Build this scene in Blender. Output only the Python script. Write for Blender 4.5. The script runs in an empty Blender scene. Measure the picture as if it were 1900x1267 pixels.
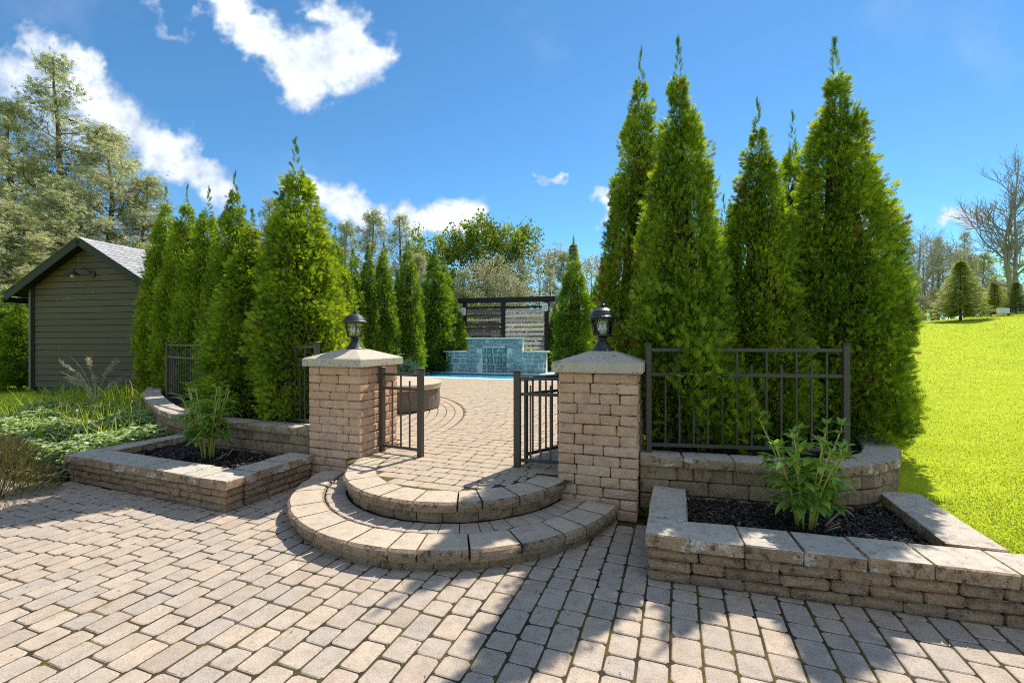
import bpy, math, random
import numpy as np
from mathutils import Vector, Matrix

# ------------------------------------------------------------------ camera, sky, sun, exposure
SC = bpy.context.scene
COL = SC.collection
EYE = 1.55
FPX = 844.0                                  # focal length in pixels of a 1900 wide picture (16 mm lens)
cam_d = bpy.data.cameras.new('camera')
cam_d.sensor_width = 36.0
cam_d.lens = 36.0 * FPX / 1900.0
cam_d.clip_end = 2000
cam = bpy.data.objects.new('camera', cam_d)
cam.location = (0, 0, EYE)
cam.rotation_euler = (math.radians(90), 0, 0)
COL.objects.link(cam)
SC.camera = cam

SUN_ELEV = math.radians(52)
SUN_AZ = math.atan2(.59, .807)               # from +Y towards +X
SUNV = Vector((math.sin(SUN_AZ) * math.cos(SUN_ELEV), math.cos(SUN_AZ) * math.cos(SUN_ELEV), math.sin(SUN_ELEV)))
sun_d = bpy.data.lights.new('sun', 'SUN')
sun_d.energy = 2.05
sun_d.angle = math.radians(.53)
sun_d.color = (1.0, .93, .82)
sun = bpy.data.objects.new('sun', sun_d)
sun.rotation_euler = (-SUNV).to_track_quat('-Z', 'Y').to_euler()
sun.location = (10, 14, 20)
COL.objects.link(sun)

SC.view_settings.view_transform = 'Standard'
SC.view_settings.look = 'None'
SC.view_settings.gamma = 1
SC.view_settings.exposure = 1.86
SC.cycles.use_denoising = False
SC.cycles.pixel_filter_type = 'BLACKMAN_HARRIS'
SC.cycles.filter_width = 1.05
SC.cycles.max_bounces = 8
SC.cycles.diffuse_bounces = 6
SC.cycles.transparent_max_bounces = 8
SC.cycles.sample_clamp_indirect = 6

SKY_STRENGTH = .050


class N:
    """small helper round a node tree"""
    def __init__(s, tree):
        s.t = tree; s.n = tree.nodes; s.l = tree.links
    def new(s, typ, **kw):
        n = s.n.new(typ)
        for k, v in kw.items():
            setattr(n, k, v)
        return n
    def put(s, sock, v):
        if v is None:
            return
        if isinstance(v, bpy.types.NodeSocket):
            s.l.new(v, sock)
        else:
            sock.default_value = v
    def math(s, op, a, b=None, c=None, clamp=False):
        n = s.new('ShaderNodeMath', operation=op, use_clamp=clamp)
        s.put(n.inputs[0], a); s.put(n.inputs[1], b); s.put(n.inputs[2], c)
        return n.outputs[0]
    def vmath(s, op, a, b=None, out=0):
        n = s.new('ShaderNodeVectorMath', operation=op)
        s.put(n.inputs[0], a); s.put(n.inputs[1], b)
        return n.outputs[out]
    def mix(s, f, a, b, mode='MIX'):
        n = s.new('ShaderNodeMix', data_type='RGBA', blend_type=mode)
        s.put(n.inputs[0], f); s.put(n.inputs[6], a); s.put(n.inputs[7], b)
        return n.outputs[2]
    def noise(s, vec, scale, detail=3, rough=.55, out=0, dist=0):
        n = s.new('ShaderNodeTexNoise')
        if vec is not None: s.l.new(vec, n.inputs['Vector'])
        n.inputs['Scale'].default_value = scale; n.inputs['Detail'].default_value = detail
        n.inputs['Roughness'].default_value = rough; n.inputs['Distortion'].default_value = dist
        return n.outputs[out]
    def ramp(s, f, stops, interp='LINEAR'):
        n = s.new('ShaderNodeValToRGB'); cr = n.color_ramp; cr.interpolation = interp
        while len(cr.elements) > 1: cr.elements.remove(cr.elements[-1])
        for i, (p, c) in enumerate(stops):
            e = cr.elements[0] if i == 0 else cr.elements.new(p)
            e.position = p
            e.color = (c[0], c[1], c[2], 1) if hasattr(c, '__len__') else (c, c, c, 1)
        s.put(n.inputs[0], f)
        return n.outputs[0]
    def sstep(s, x, lo, hi, a=0., b=1.):
        n = s.new('ShaderNodeMapRange', interpolation_type='SMOOTHSTEP')
        s.put(n.inputs[0], x); s.put(n.inputs[1], lo); s.put(n.inputs[2], hi); s.put(n.inputs[3], a); s.put(n.inputs[4], b)
        return n.outputs[0]


# ---- world: physical sky with white cumulus
W = bpy.data.worlds.new('World'); SC.world = W; W.use_nodes = True
W.node_tree.nodes.clear()
w = N(W.node_tree)
sky = w.new('ShaderNodeTexSky', sky_type='NISHITA')
sky.sun_disc = False
sky.sun_elevation = SUN_ELEV; sky.sun_rotation = SUN_AZ
sky.altitude = 1800; sky.air_density = 1.0; sky.dust_density = .15; sky.ozone_density = 2.5
tc = w.new('ShaderNodeTexCoord')
sepd = w.new('ShaderNodeSeparateXYZ'); w.l.new(tc.outputs['Generated'], sepd.inputs[0])
dx, dy, dz = sepd.outputs
ysafe = w.math('MAXIMUM', dy, .05)
gx = w.math('DIVIDE', dx, ysafe); gz = w.math('DIVIDE', dz, ysafe)
cmb = w.new('ShaderNodeCombineXYZ'); w.l.new(gx, cmb.inputs[0]); w.l.new(gz, cmb.inputs[1])
p0 = cmb.outputs[0]
nz1 = w.noise(p0, 5.5, 4, .55, out=1)
nz2 = w.noise(p0, 22, 4, .6, out=1)
wv = w.vmath('SUBTRACT', nz1, (.5, .5, .5)); wv = w.vmath('MULTIPLY', wv, (.17, .17, 0))
wv2 = w.vmath('SUBTRACT', nz2, (.5, .5, .5)); wv2 = w.vmath('MULTIPLY', wv2, (.055, .055, 0))
pw = w.vmath('ADD', w.vmath('ADD', p0, wv), wv2)
# each cloud bank is a run of puffs along a line across the sky: (x0,z0,x1,z1,radius,weight), tangent units
def T(x, y): return ((x - 950) / FPX, (633.5 - y) / FPX)
BANKS = [((-60, 150), (110, 120), 62, .72), ((60, 70), (170, 120), 42, .75), ((130, 140), (250, 235), 58, .86), ((250, 235), (330, 300), 50, .86),
         ((320, 290), (405, 345), 42, .85), ((20, 190), (180, 250), 75, .55),
         ((400, -20), (480, 70), 52, 1.0), ((470, 70), (560, 150), 46, 1.0), ((560, 110), (690, 85), 55, 1.0), ((610, 20), (715, 95), 38, .85),
         ((575, 345), (640, 380), 42, 1.0), ((630, 380), (690, 410), 36, .9), ((560, 330), (590, 330), 26, .6),
         ((760, 425), (870, 405), 40, 1.1), ((820, 395), (860, 395), 28, 1.0), ((990, 331), (1035, 330), 11, .55), ((1108, 372), (1118, 400), 26, .85),
         ((1770, 410), (1800, 400), 26, .75), ((270, -10), (350, 50), 14, .35), ((560, 15), (680, 10), 22, .4)]
dens = None
for (a, b, r, wt) in BANKS:
    a = T(*a); b = T(*b); r = r / FPX
    ab = (b[0] - a[0], b[1] - a[1]); L2 = ab[0] ** 2 + ab[1] ** 2
    pa = w.vmath('SUBTRACT', pw, (a[0], a[1], 0))
    t = w.math('DIVIDE', w.vmath('DOT_PRODUCT', pa, (ab[0], ab[1], 0), out=1), L2, clamp=True)
    sc_ = w.new('ShaderNodeVectorMath', operation='SCALE'); sc_.inputs[0].default_value = (ab[0], ab[1], 0); w.l.new(t, sc_.inputs[3])
    d = w.vmath('LENGTH', w.vmath('SUBTRACT', pa, sc_.outputs[0]), out=1)
    m = w.sstep(d, r * 1.5, r * .1, 0., wt)
    dens = m if dens is None else w.math('MAXIMUM', dens, m)
# unseen cumulus outside the view, denser than in front, added for fill light
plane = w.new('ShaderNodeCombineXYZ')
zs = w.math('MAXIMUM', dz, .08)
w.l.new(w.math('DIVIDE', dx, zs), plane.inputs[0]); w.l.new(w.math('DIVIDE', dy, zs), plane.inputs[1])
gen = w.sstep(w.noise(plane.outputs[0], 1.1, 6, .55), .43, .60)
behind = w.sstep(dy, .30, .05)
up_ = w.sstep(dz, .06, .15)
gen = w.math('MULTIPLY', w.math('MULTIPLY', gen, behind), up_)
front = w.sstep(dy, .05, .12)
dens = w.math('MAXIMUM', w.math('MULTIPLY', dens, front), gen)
fine = w.noise(p0, 26, 6, .62)
fine = w.math('SUBTRACT', fine, .5)
dens = w.math('ADD', dens, w.math('MULTIPLY', fine, .95))
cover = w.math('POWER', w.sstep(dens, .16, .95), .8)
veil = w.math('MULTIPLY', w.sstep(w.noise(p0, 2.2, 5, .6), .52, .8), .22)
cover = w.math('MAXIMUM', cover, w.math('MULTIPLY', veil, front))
shade = w.noise(p0, 9, 4, .6)
ccol = w.ramp(w.math('ADD', w.math('MULTIPLY', shade, .8), w.math('MULTIPLY', dens, .25)), [(.42, (.42, .49, .60)), (.60, (.68, .74, .82)), (.80, (.94, .96, 1))])
tint = w.mix(1.0, sky.outputs[0], (.62, .92, 1.0, 1), 'MULTIPLY')
hs = w.new('ShaderNodeHueSaturation'); hs.inputs['Saturation'].default_value = 1.04; w.l.new(tint, hs.inputs['Color'])
bg = w.new('ShaderNodeBackground'); w.l.new(hs.outputs[0], bg.inputs[0]); bg.inputs[1].default_value = SKY_STRENGTH
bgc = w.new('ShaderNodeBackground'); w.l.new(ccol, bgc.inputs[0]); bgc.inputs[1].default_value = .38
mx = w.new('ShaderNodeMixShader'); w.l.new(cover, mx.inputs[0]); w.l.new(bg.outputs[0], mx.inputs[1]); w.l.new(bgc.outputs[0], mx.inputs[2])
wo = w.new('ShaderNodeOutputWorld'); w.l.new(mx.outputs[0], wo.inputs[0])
W.cycles.sampling_method = 'MANUAL'; W.cycles.sample_map_resolution = 512

# ------------------------------------------------------------------ helpers
ALPHA = math.radians(20)                     # the gate line is turned 20 degrees from the picture plane
CA, SA = math.cos(ALPHA), math.sin(ALPHA)
def XY(u, v): return (CA * u + SA * v, -SA * u + CA * v)
def WP(u, v, z=0.): return Vector((CA * u + SA * v, -SA * u + CA * v, z))
def UV(x, y): return (CA * x - SA * y, SA * x + CA * y)
def at(px, py, Y): return Vector(((px - 950) / FPX * Y, Y, EYE - (py - 633.5) / FPX * Y))
def proj(x, y, z): return (950 + FPX * x / y, 633.5 + FPX * (EYE - z) / y)
def sst(x, a, b):
    t = np.clip((np.asarray(x, float) - a) / (b - a), 0, 1); return t * t * (3 - 2 * t)

def mesh(name, verts, faces, mats, midx=None, smooth=False):
    me = bpy.data.meshes.new(name)
    me.from_pydata([tuple(v) for v in verts], [], [tuple(f) for f in faces])
    for m in (mats if isinstance(mats, (list, tuple)) else [mats]):
        me.materials.append(m)
    if midx is not None:
        me.polygons.foreach_set('material_index', np.asarray(midx, dtype=np.int32))
    if smooth:
        me.polygons.foreach_set('use_smooth', np.ones(len(faces), dtype=bool))
    me.update()
    return me

def bigmesh(name, V, F, mats, tint=None, midx=None):
    """V (n,3), F (m,3) triangles, tint one value per vertex"""
    V = np.asarray(V, dtype=np.float32); F = np.asarray(F, dtype=np.int32)
    me = bpy.data.meshes.new(name)
    me.vertices.add(len(V)); me.vertices.foreach_set('co', V.ravel())
    me.loops.add(F.size); me.loops.foreach_set('vertex_index', F.ravel())
    me.polygons.add(len(F))
    k = F.shape[1]
    me.polygons.foreach_set('loop_start', np.arange(0, F.size, k, dtype=np.int32))
    me.polygons.foreach_set('loop_total', np.full(len(F), k, dtype=np.int32))
    for m in (mats if isinstance(mats, (list, tuple)) else [mats]):
        me.materials.append(m)
    if midx is not None:
        me.polygons.foreach_set('material_index', np.asarray(midx, dtype=np.int32))
    if tint is not None:
        at_ = me.attributes.new('tint', 'FLOAT', 'POINT'); at_.data.foreach_set('value', np.asarray(tint, dtype=np.float32))
    me.update(calc_edges=True); me.validate()
    return me

def obj(name, me, parent=None, loc=(0, 0, 0), rot=(0, 0, 0), scale=None):
    o = bpy.data.objects.new(name, me)
    o.location = loc; o.rotation_euler = rot
    if scale is not None: o.scale = scale
    COL.objects.link(o)
    if parent is not None: o.parent = parent
    return o

def tag(o, label=None, cat=None, group=None, kind=None):
    if label: o['label'] = label
    if cat: o['category'] = cat
    if group: o['group'] = group
    if kind: o['kind'] = kind
    return o

def thing(name, label, cat, loc=(0, 0, 0), rz=0., group=None):
    return tag(obj(name, None, None, loc, (0, 0, rz)), label, cat, group)

class MB:
    """collects simple solids into one mesh"""
    def __init__(s): s.v = []; s.f = []; s.m = []
    def add(s, V, F, mi=0):
        b = len(s.v); s.v += [tuple(p) for p in V]; s.f += [tuple(i + b for i in f) for f in F]; s.m += [mi] * len(F)
    def box(s, x0, x1, y0, y1, z0, z1, mi=0):
        s.add([(x0, y0, z0), (x1, y0, z0), (x1, y1, z0), (x0, y1, z0), (x0, y0, z1), (x1, y0, z1), (x1, y1, z1), (x0, y1, z1)],
              [(0, 3, 2, 1), (4, 5, 6, 7), (0, 1, 5, 4), (1, 2, 6, 5), (2, 3, 7, 6), (3, 0, 4, 7)], mi)
    def cbox(s, x0, x1, y0, y1, z0, z1, b=.004, mi=0):
        V, F = chambox(x1 - x0, y1 - y0, z1 - z0, b)
        c = ((x0 + x1) / 2, (y0 + y1) / 2, (z0 + z1) / 2)
        s.add([(p[0] + c[0], p[1] + c[1], p[2] + c[2]) for p in V], F, mi)
    def bar(s, p, q, wd, ht, mi=0, b=.003):
        p = Vector(p); q = Vector(q); d = q - p; L = d.length
        V, F = chambox(L, wd, ht, b)
        x = d.normalized(); up = Vector((0, 0, 1)) if abs(x.z) < .95 else Vector((0, 1, 0))
        y = up.cross(x).normalized(); z = x.cross(y); c = (p + q) / 2
        s.add([c + x * a[0] + y * a[1] + z * a[2] for a in V], F, mi)
    def lathe(s, prof, n=24, c=(0, 0, 0), mi=0, square=False):
        V = []; F = []
        for (r, z) in prof:
            for k in range(n):
                a = 2 * math.pi * k / n
                V.append((c[0] + r * math.cos(a), c[1] + r * math.sin(a), c[2] + z))
        for i in range(len(prof) - 1):
            for k in range(n):
                F.append((i * n + k, i * n + (k + 1) % n, (i + 1) * n + (k + 1) % n, (i + 1) * n + k))
        F.append(tuple(range(n - 1, -1, -1))); F.append(tuple((len(prof) - 1) * n + k for k in range(n)))
        s.add(V, F, mi)
    def tube(s, pts, rad, n=6, mi=0):
        V, F = tube(pts, rad, n); s.add(V, F, mi)
    def build(s, name, mats, parent=None, loc=(0, 0, 0), rot=(0, 0, 0), smooth=False):
        return obj(name, mesh(name, s.v, s.f, mats, s.m, smooth), parent, loc, rot)

def tube(pts, rad, n=6):
    pts = [Vector(p) for p in pts]; V = []; F = []
    if not hasattr(rad, '__len__'): rad = [rad] * len(pts)
    ref = Vector((.31, .17, .93))
    for i, p in enumerate(pts):
        d = (pts[min(i + 1, len(pts) - 1)] - pts[max(i - 1, 0)]).normalized()
        if abs(d.dot(ref)) > .97: ref = Vector((1, .1, .1))
        a = d.cross(ref).normalized(); b = d.cross(a)
        for k in range(n):
            t = 2 * math.pi * k / n
            V.append(p + (a * math.cos(t) + b * math.sin(t)) * rad[i])
    for i in range(len(pts) - 1):
        for k in range(n):
            F.append((i * n + k, i * n + (k + 1) % n, (i + 1) * n + (k + 1) % n, (i + 1) * n + k))
    F.append(tuple(range(n - 1, -1, -1))); F.append(tuple((len(pts) - 1) * n + k for k in range(n)))
    return V, F

def chambox(lx, ly, lz, b, jit=0., rng=None, bulge=0.):
    """box centred on the origin with chamfered edges; jitter and bulging faces make it a tumbled block"""
    hx, hy, hz = lx / 2, ly / 2, lz / 2
    b = min(b, hx * .45, hy * .45, hz * .45)
    V = []; idx = {}
    for sx in (-1, 1):
        for sy in (-1, 1):
            for sz in (-1, 1):
                for ax in range(3):
                    p = [sx * (hx - b), sy * (hy - b), sz * (hz - b)]
                    p[ax] = (sx * hx, sy * hy, sz * hz)[ax]
                    if jit:
                        for k in range(3): p[k] += rng.uniform(-jit, jit)
                    idx[(sx, sy, sz, ax)] = len(V); V.append(tuple(p))
    F = []
    def q(a, bb, c, d):
        F.append((a, bb, c, d))
    I = idx
    faces6 = []
    for s in (-1, 1):
        faces6.append([I[(s, -1, -1, 0)], I[(s, 1, -1, 0)], I[(s, 1, 1, 0)], I[(s, -1, 1, 0)]][::s])
        faces6.append([I[(-1, s, -1, 1)], I[(1, s, -1, 1)], I[(1, s, 1, 1)], I[(-1, s, 1, 1)]][::-s])
        faces6.append([I[(-1, -1, s, 2)], I[(1, -1, s, 2)], I[(1, 1, s, 2)], I[(-1, 1, s, 2)]][::s])
    for f in faces6:
        if bulge:
            c = Vector((0, 0, 0))
            for i in f: c += Vector(V[i])
            c /= 4
            n = (Vector(V[f[1]]) - Vector(V[f[0]])).cross(Vector(V[f[2]]) - Vector(V[f[0]])).normalized()
            c += n * (bulge * rng.uniform(.1, 1.))
            c += Vector((rng.uniform(-.2, .2) * lx, rng.uniform(-.2, .2) * ly, rng.uniform(-.2, .2) * lz)) * .5 * (1 if True else 0) - n * n.dot(Vector((0, 0, 0)))
            # keep the shifted centre in the face plane apart from the bulge
            k = len(V); V.append(tuple(c))
            base = Vector(V[f[0]])
            off = (c - base).dot(n)
            cc = c - n * (off - bulge * rng.uniform(.1, 1.)); V[k] = tuple(cc)
            for j in range(4): F.append((f[j], f[(j + 1) % 4], k))
        else:
            F.append(tuple(f))
    def fixed(fc):
        c = sum((Vector(V[i]) for i in fc), Vector()) / len(fc)
        n = (Vector(V[fc[1]]) - Vector(V[fc[0]])).cross(Vector(V[fc[2]]) - Vector(V[fc[0]]))
        F.append(tuple(fc) if n.dot(c) >= 0 else tuple(fc[::-1]))
    for s1 in (-1, 1):
        for s2 in (-1, 1):
            fixed([I[(s1, s2, -1, 0)], I[(s1, s2, 1, 0)], I[(s1, s2, 1, 1)], I[(s1, s2, -1, 1)]])
            fixed([I[(s1, -1, s2, 0)], I[(s1, 1, s2, 0)], I[(s1, 1, s2, 2)], I[(s1, -1, s2, 2)]])
            fixed([I[(-1, s1, s2, 1)], I[(1, s1, s2, 1)], I[(1, s1, s2, 2)], I[(-1, s1, s2, 2)]])
            for s3 in (-1, 1):
                fixed([I[(s1, s2, s3, 0)], I[(s1, s2, s3, 1)], I[(s1, s2, s3, 2)]])
    return V, F

_blocks = {}
def block_mesh(lx, ly, lz, mats, b=.012, jit=.003, bulge=.006, variants=5, rng=random, top_mat=False):
    k = (round(lx, 3), round(ly, 3), round(lz, 3), mats if not isinstance(mats, (list, tuple)) else tuple(mats), rng.randrange(variants), top_mat)
    if k not in _blocks:
        V, F = chambox(lx, ly, lz, b, jit, rng, bulge)
        mi = None
        if top_mat:
            mi = []
            for f in F:
                n = (Vector(V[f[1]]) - Vector(V[f[0]])).cross(Vector(V[f[2]]) - Vector(V[f[0]])).normalized()
                mi.append(1 if n.z > .85 else 0)
        _blocks[k] = mesh('block', V, F, mats, mi)
    return _blocks[k]

def paver_geo(lx, ly, lz, rng, cut=.016, b=.0036):
    """tumbled paver: clipped corners in plan, worn upper edge; top at z = 0, centred"""
    hx, hy = lx / 2, ly / 2
    c = [cut * rng.uniform(.55, 1.3) for _ in range(4)]
    P = [(-hx + c[0], -hy), (hx - c[1], -hy), (hx, -hy + c[1]), (hx, hy - c[2]), (hx - c[2], hy), (-hx + c[3], hy), (-hx, hy - c[3]), (-hx, -hy + c[0])]
    P = [(x + rng.uniform(-.002, .002), y + rng.uniform(-.002, .002)) for x, y in P]
    V = [(x, y, -lz) for x, y in P] + [(x, y, -b * rng.uniform(.8, 1.3)) for x, y in P]
    V += [(x * (1 - 1.5 * b / hx), y * (1 - 1.5 * b / hy), rng.uniform(-.0008, .0006)) for x, y in P]
    F = []
    for k in range(8):
        j = (k + 1) % 8
        F.append((k, j, 8 + j, 8 + k)); F.append((8 + k, 8 + j, 16 + j, 16 + k))
    F.append(tuple(range(16, 24)))
    return V, F

# ------------------------------------------------------------------ materials
_m = {}
def mat(name):
    m = bpy.data.materials.new(name); m.use_nodes = True; m.node_tree.nodes.clear()
    n = N(m.node_tree)
    out = n.new('ShaderNodeOutputMaterial')
    return m, n, out
def coords(n, which='Object'):
    return n.new('ShaderNodeTexCoord').outputs[which]
def world_pos(n):
    return n.new('ShaderNodeNewGeometry').outputs['Position']
def rand(n):
    oi = n.new('ShaderNodeObjectInfo').outputs['Random']
    gi = n.new('ShaderNodeNewGeometry').outputs['Random Per Island']
    return n.math('FRACT', n.math('ADD', oi, gi))
def bsdf(n, out, col, rough=.8, bump=None, bstr=.4, bdist=.01, spec=.3, metal=0.):
    b = n.new('ShaderNodeBsdfPrincipled')
    n.put(b.inputs['Base Color'], col if isinstance(col, bpy.types.NodeSocket) else (*col, 1))
    n.put(b.inputs['Roughness'], rough); n.put(b.inputs['Metallic'], metal)
    b.inputs['Specular IOR Level'].default_value = spec
    if bump is not None:
        bp = n.new('ShaderNodeBump'); bp.inputs['Strength'].default_value = bstr; bp.inputs['Distance'].default_value = bdist
        n.l.new(bump, bp.inputs['Height']); n.l.new(bp.outputs[0], b.inputs['Normal'])
    n.l.new(b.outputs[0], out.inputs[0])
    return b

def stone_mat(name, cols, speck=.6, bumps=(38, .9, .012), dirt=(.05, .04, .03), dirt_amt=.35, white=0., moss=0.):
    m, n, out = mat(name)
    pos = world_pos(n)
    r = rand(n)
    base = n.ramp(r, [(i / (len(cols) - 1), c) for i, c in enumerate(cols)])
    big = n.noise(pos, 9, 4, .65)
    base = n.mix(n.math('MULTIPLY', n.sstep(big, .38, .72), .45), base, tuple(c * .66 for c in cols[0]) + (1,))
    gr = n.noise(pos, 130, 3, .75)
    base = n.mix(n.math('MULTIPLY', n.sstep(gr, .54, .68), speck), base, (.78, .70, .60, 1))
    base = n.mix(n.math('MULTIPLY', n.sstep(gr, .47, .33), .65), base, tuple(c * .30 for c in cols[0]) + (1,))
    st = n.noise(pos, 17, 6, .75)
    base = n.mix(n.math('MULTIPLY', n.sstep(st, .50, .66), dirt_amt), base, (*dirt, 1))
    pit = n.new('ShaderNodeTexVoronoi'); pit.inputs['Scale'].default_value = 75; n.l.new(pos, pit.inputs['Vector'])
    pm = n.math('MULTIPLY', n.sstep(pit.outputs['Distance'], .17, .09), n.sstep(n.noise(pos, 6, 2, .5), .45, .6))
    base = n.mix(n.math('MULTIPLY', pm, .8), base, tuple(c * .25 for c in cols[0]) + (1,))
    if white:
        wn = n.noise(pos, 6.5, 5, .65)
        wn2 = n.noise(pos, 45, 4, .75)
        base = n.mix(n.math('MULTIPLY', n.math('MULTIPLY', n.sstep(wn, .53, .63), n.sstep(wn2, .40, .56)), white), base, (.74, .70, .66, 1))
    if moss:
        mn = n.noise(pos, 4, 5, .7)
        base = n.mix(n.math('MULTIPLY', n.sstep(mn, .50, .70), moss), base, (.07, .065, .018, 1))
    h = n.math('ADD', n.math('MULTIPLY', n.noise(pos, bumps[0], 5, .65), 1.), n.math('MULTIPLY', gr, .4))
    bsdf(n, out, base, .92, h, bumps[1], bumps[2], spec=.15)
    return m

PAVER = stone_mat('paver_stone', [(.36, .29, .23), (.44, .36, .285), (.39, .335, .28), (.48, .385, .295), (.41, .33, .26), (.37, .325, .28), (.46, .365, .28)], .25, (60, .45, .006), dirt=(.24, .185, .14), dirt_amt=.45)
PAVER2 = stone_mat('patio_stone', [(.41, .32, .235), (.45, .36, .265), (.40, .33, .255), (.47, .36, .26)], .2, (60, .4, .005), dirt=(.28, .21, .15), dirt_amt=.35)
BRICK = stone_mat('pillar_brick', [(.66, .40, .25), (.72, .455, .295), (.66, .375, .24), (.76, .51, .345), (.60, .385, .265)], .35, (55, 1., .014), dirt=(.28, .17, .10), dirt_amt=.4)
WALLB = stone_mat('wall_block', [(.38, .235, .135), (.44, .275, .155), (.31, .20, .135), (.48, .32, .185), (.36, .235, .16)], .35, (45, 1., .02), dirt=(.04, .03, .022), dirt_amt=.7, moss=.4)
COPEF = stone_mat('coping_face', [(.44, .28, .16), (.49, .335, .205), (.38, .25, .155)], .4, (45, 1., .022), dirt=(.045, .033, .024), dirt_amt=.85, white=.95)
COPET = stone_mat('coping_top', [(.48, .425, .355), (.53, .47, .39), (.46, .415, .355)], .2, (70, .35, .005), dirt=(.12, .115, .115), dirt_amt=.55)
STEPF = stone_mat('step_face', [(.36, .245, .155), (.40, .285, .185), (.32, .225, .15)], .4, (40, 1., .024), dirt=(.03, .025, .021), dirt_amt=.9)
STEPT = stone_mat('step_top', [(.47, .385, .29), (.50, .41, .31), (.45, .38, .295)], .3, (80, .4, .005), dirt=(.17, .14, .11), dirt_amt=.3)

def joint_mat():
    m, n, out = mat('joint_sand')
    pos = world_pos(n)
    a = n.noise(pos, 2.2, 5, .65); b = n.noise(pos, 140, 3, .7)
    c = n.ramp(a, [(.35, (.03, .024, .017)), (.48, (.06, .047, .025)), (.6, (.13, .10, .022)), (.75, (.08, .085, .014))])
    c = n.mix(n.math('MULTIPLY', n.sstep(b, .5, .75), .5), c, (.2, .16, .11, 1))
    bsdf(n, out, c, .95, b, .8, .01, spec=.1)
    return m
JOINT = joint_mat()

def concrete_mat():
    m, n, out = mat('cast_cap')
    pos = world_pos(n)
    a = n.noise(pos, 6, 5, .65); b = n.noise(pos, 42, 6, .8); g = n.noise(pos, 260, 2, .6)
    c = n.ramp(a, [(.3, (.44, .375, .29)), (.7, (.57, .50, .40))])
    c = n.mix(n.math('MULTIPLY', n.sstep(b, .50, .60), n.sstep(a, .42, .60)), c, (.10, .10, .095, 1))
    c = n.mix(n.math('MULTIPLY', n.sstep(g, .56, .7), .4), c, (.2, .19, .175, 1))
    bsdf(n, out, c, .9, n.math('ADD', b, g), .4, .004, spec=.2)
    return m
CAST = concrete_mat()

def plain(name, col, rough=.5, spec=.4, metal=0., nscale=30, namt=.15, bstr=.15, bdist=.003, col2=None):
    m, n, out = mat(name)
    pos = world_pos(n)
    a = n.noise(pos, nscale, 5, .65)
    c2 = col2 or tuple(x * .6 for x in col)
    c = n.mix(n.math('MULTIPLY', n.sstep(a, .4, .7), namt if col2 is None else 1.), (*col, 1), (*c2, 1))
    bsdf(n, out, c, rough, a, bstr, bdist, spec, metal)
    return m
METAL = plain('bronze_powder_coat', (.055, .042, .034), .5, .45, nscale=60, namt=.5, col2=(.085, .066, .052))
BLACKM = plain('black_lamp_metal', (.022, .023, .026), .4, .5, nscale=80)
MORTAR = plain('dark_core', (.06, .05, .04), .95, .1)
BARK = plain('bark', (.11, .085, .065), .95, .1, nscale=22, namt=.8, bstr=.9, bdist=.02)
TWIG = plain('cedar_twig', (.05, .035, .022), .95, .05, nscale=18, namt=.6, bstr=.8, bdist=.03)
GREYBARK = plain('grey_bark', (.30, .275, .255), .95, .1, nscale=16, namt=.7, bstr=.8, bdist=.02)
WHITEM = plain('white_paint', (.72, .72, .70), .5, .3)
BULB = plain('bulb_glass', (.80, .79, .75), .25, .5)
BLUE = plain('blue_cloth', (.04, .12, .45), .8, .2)
SLATD = plain('dark_slat', (.10, .085, .083), .75, .25, nscale=9, namt=1, col2=(.20, .17, .165), bstr=.3)
SLATL = plain('weathered_slat', (.52, .49, .47), .8, .25, nscale=12, namt=1, col2=(.24, .215, .20), bstr=.3)
POSTD = plain('dark_post', (.016, .014, .016), .6, .3)
COVER = plain('tan_vinyl', (.50, .385, .27), .45, .4, nscale=6)
PEBBLE = plain('river_stone', (.30, .29, .28), .8, .3, nscale=40)

def leaf_mat(name, stops, trans=.45, rough=.55, tcol=None, spec=.25):
    m, n, out = mat(name)
    a = n.new('ShaderNodeAttribute', attribute_name='tint').outputs['Fac']
    oi = n.new('ShaderNodeObjectInfo').outputs['Random']
    v = n.math('ADD', a, n.math('MULTIPLY', n.math('SUBTRACT', oi, .5), .10))
    c = n.ramp(v, stops)
    b = n.new('ShaderNodeBsdfPrincipled'); n.l.new(c, b.inputs['Base Color']); b.inputs['Roughness'].default_value = rough
    b.inputs['Specular IOR Level'].default_value = spec
    t = n.new('ShaderNodeBsdfTranslucent')
    tc_ = n.mix(1., c, (*(tcol or (1.5, 1.35, .55)), 1), 'MULTIPLY')
    n.l.new(tc_, t.inputs[0])
    mxs = n.new('ShaderNodeMixShader'); mxs.inputs[0].default_value = trans
    n.l.new(b.outputs[0], mxs.inputs[1]); n.l.new(t.outputs[0], mxs.inputs[2]); n.l.new(mxs.outputs[0], out.inputs[0])
    return m
CEDAR = leaf_mat('cedar_leaf', [(0, (.06, .12, .016)), (.3, (.15, .25, .025)), (.6, (.28, .39, .03)), (.86, (.38, .46, .04)), (.90, (.19, .115, .045)), (1, (.16, .085, .04))], .48)
CEDARF = leaf_mat('cedar_leaf_far', [(0, (.06, .12, .018)), (.5, (.15, .26, .03)), (.86, (.28, .38, .035)), (1, (.10, .07, .03))], .45)
WILD = leaf_mat('wild_cedar_leaf', [(0, (.16, .18, .09)), (.35, (.32, .35, .19)), (.6, (.48, .51, .31)), (.85, (.62, .62, .46)), (1, (.44, .33, .24))], .5, tcol=(1.1, 1.1, .8))
SPRING = leaf_mat('spring_leaf', [(0, (.07, .12, .02)), (.5, (.15, .22, .035)), (1, (.27, .34, .055))], .5)
PALEL = leaf_mat('pale_bud_leaf', [(0, (.24, .23, .15)), (.5, (.38, .37, .24)), (1, (.52, .50, .36))], .35, tcol=(1.1, 1.1, .8))
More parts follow.
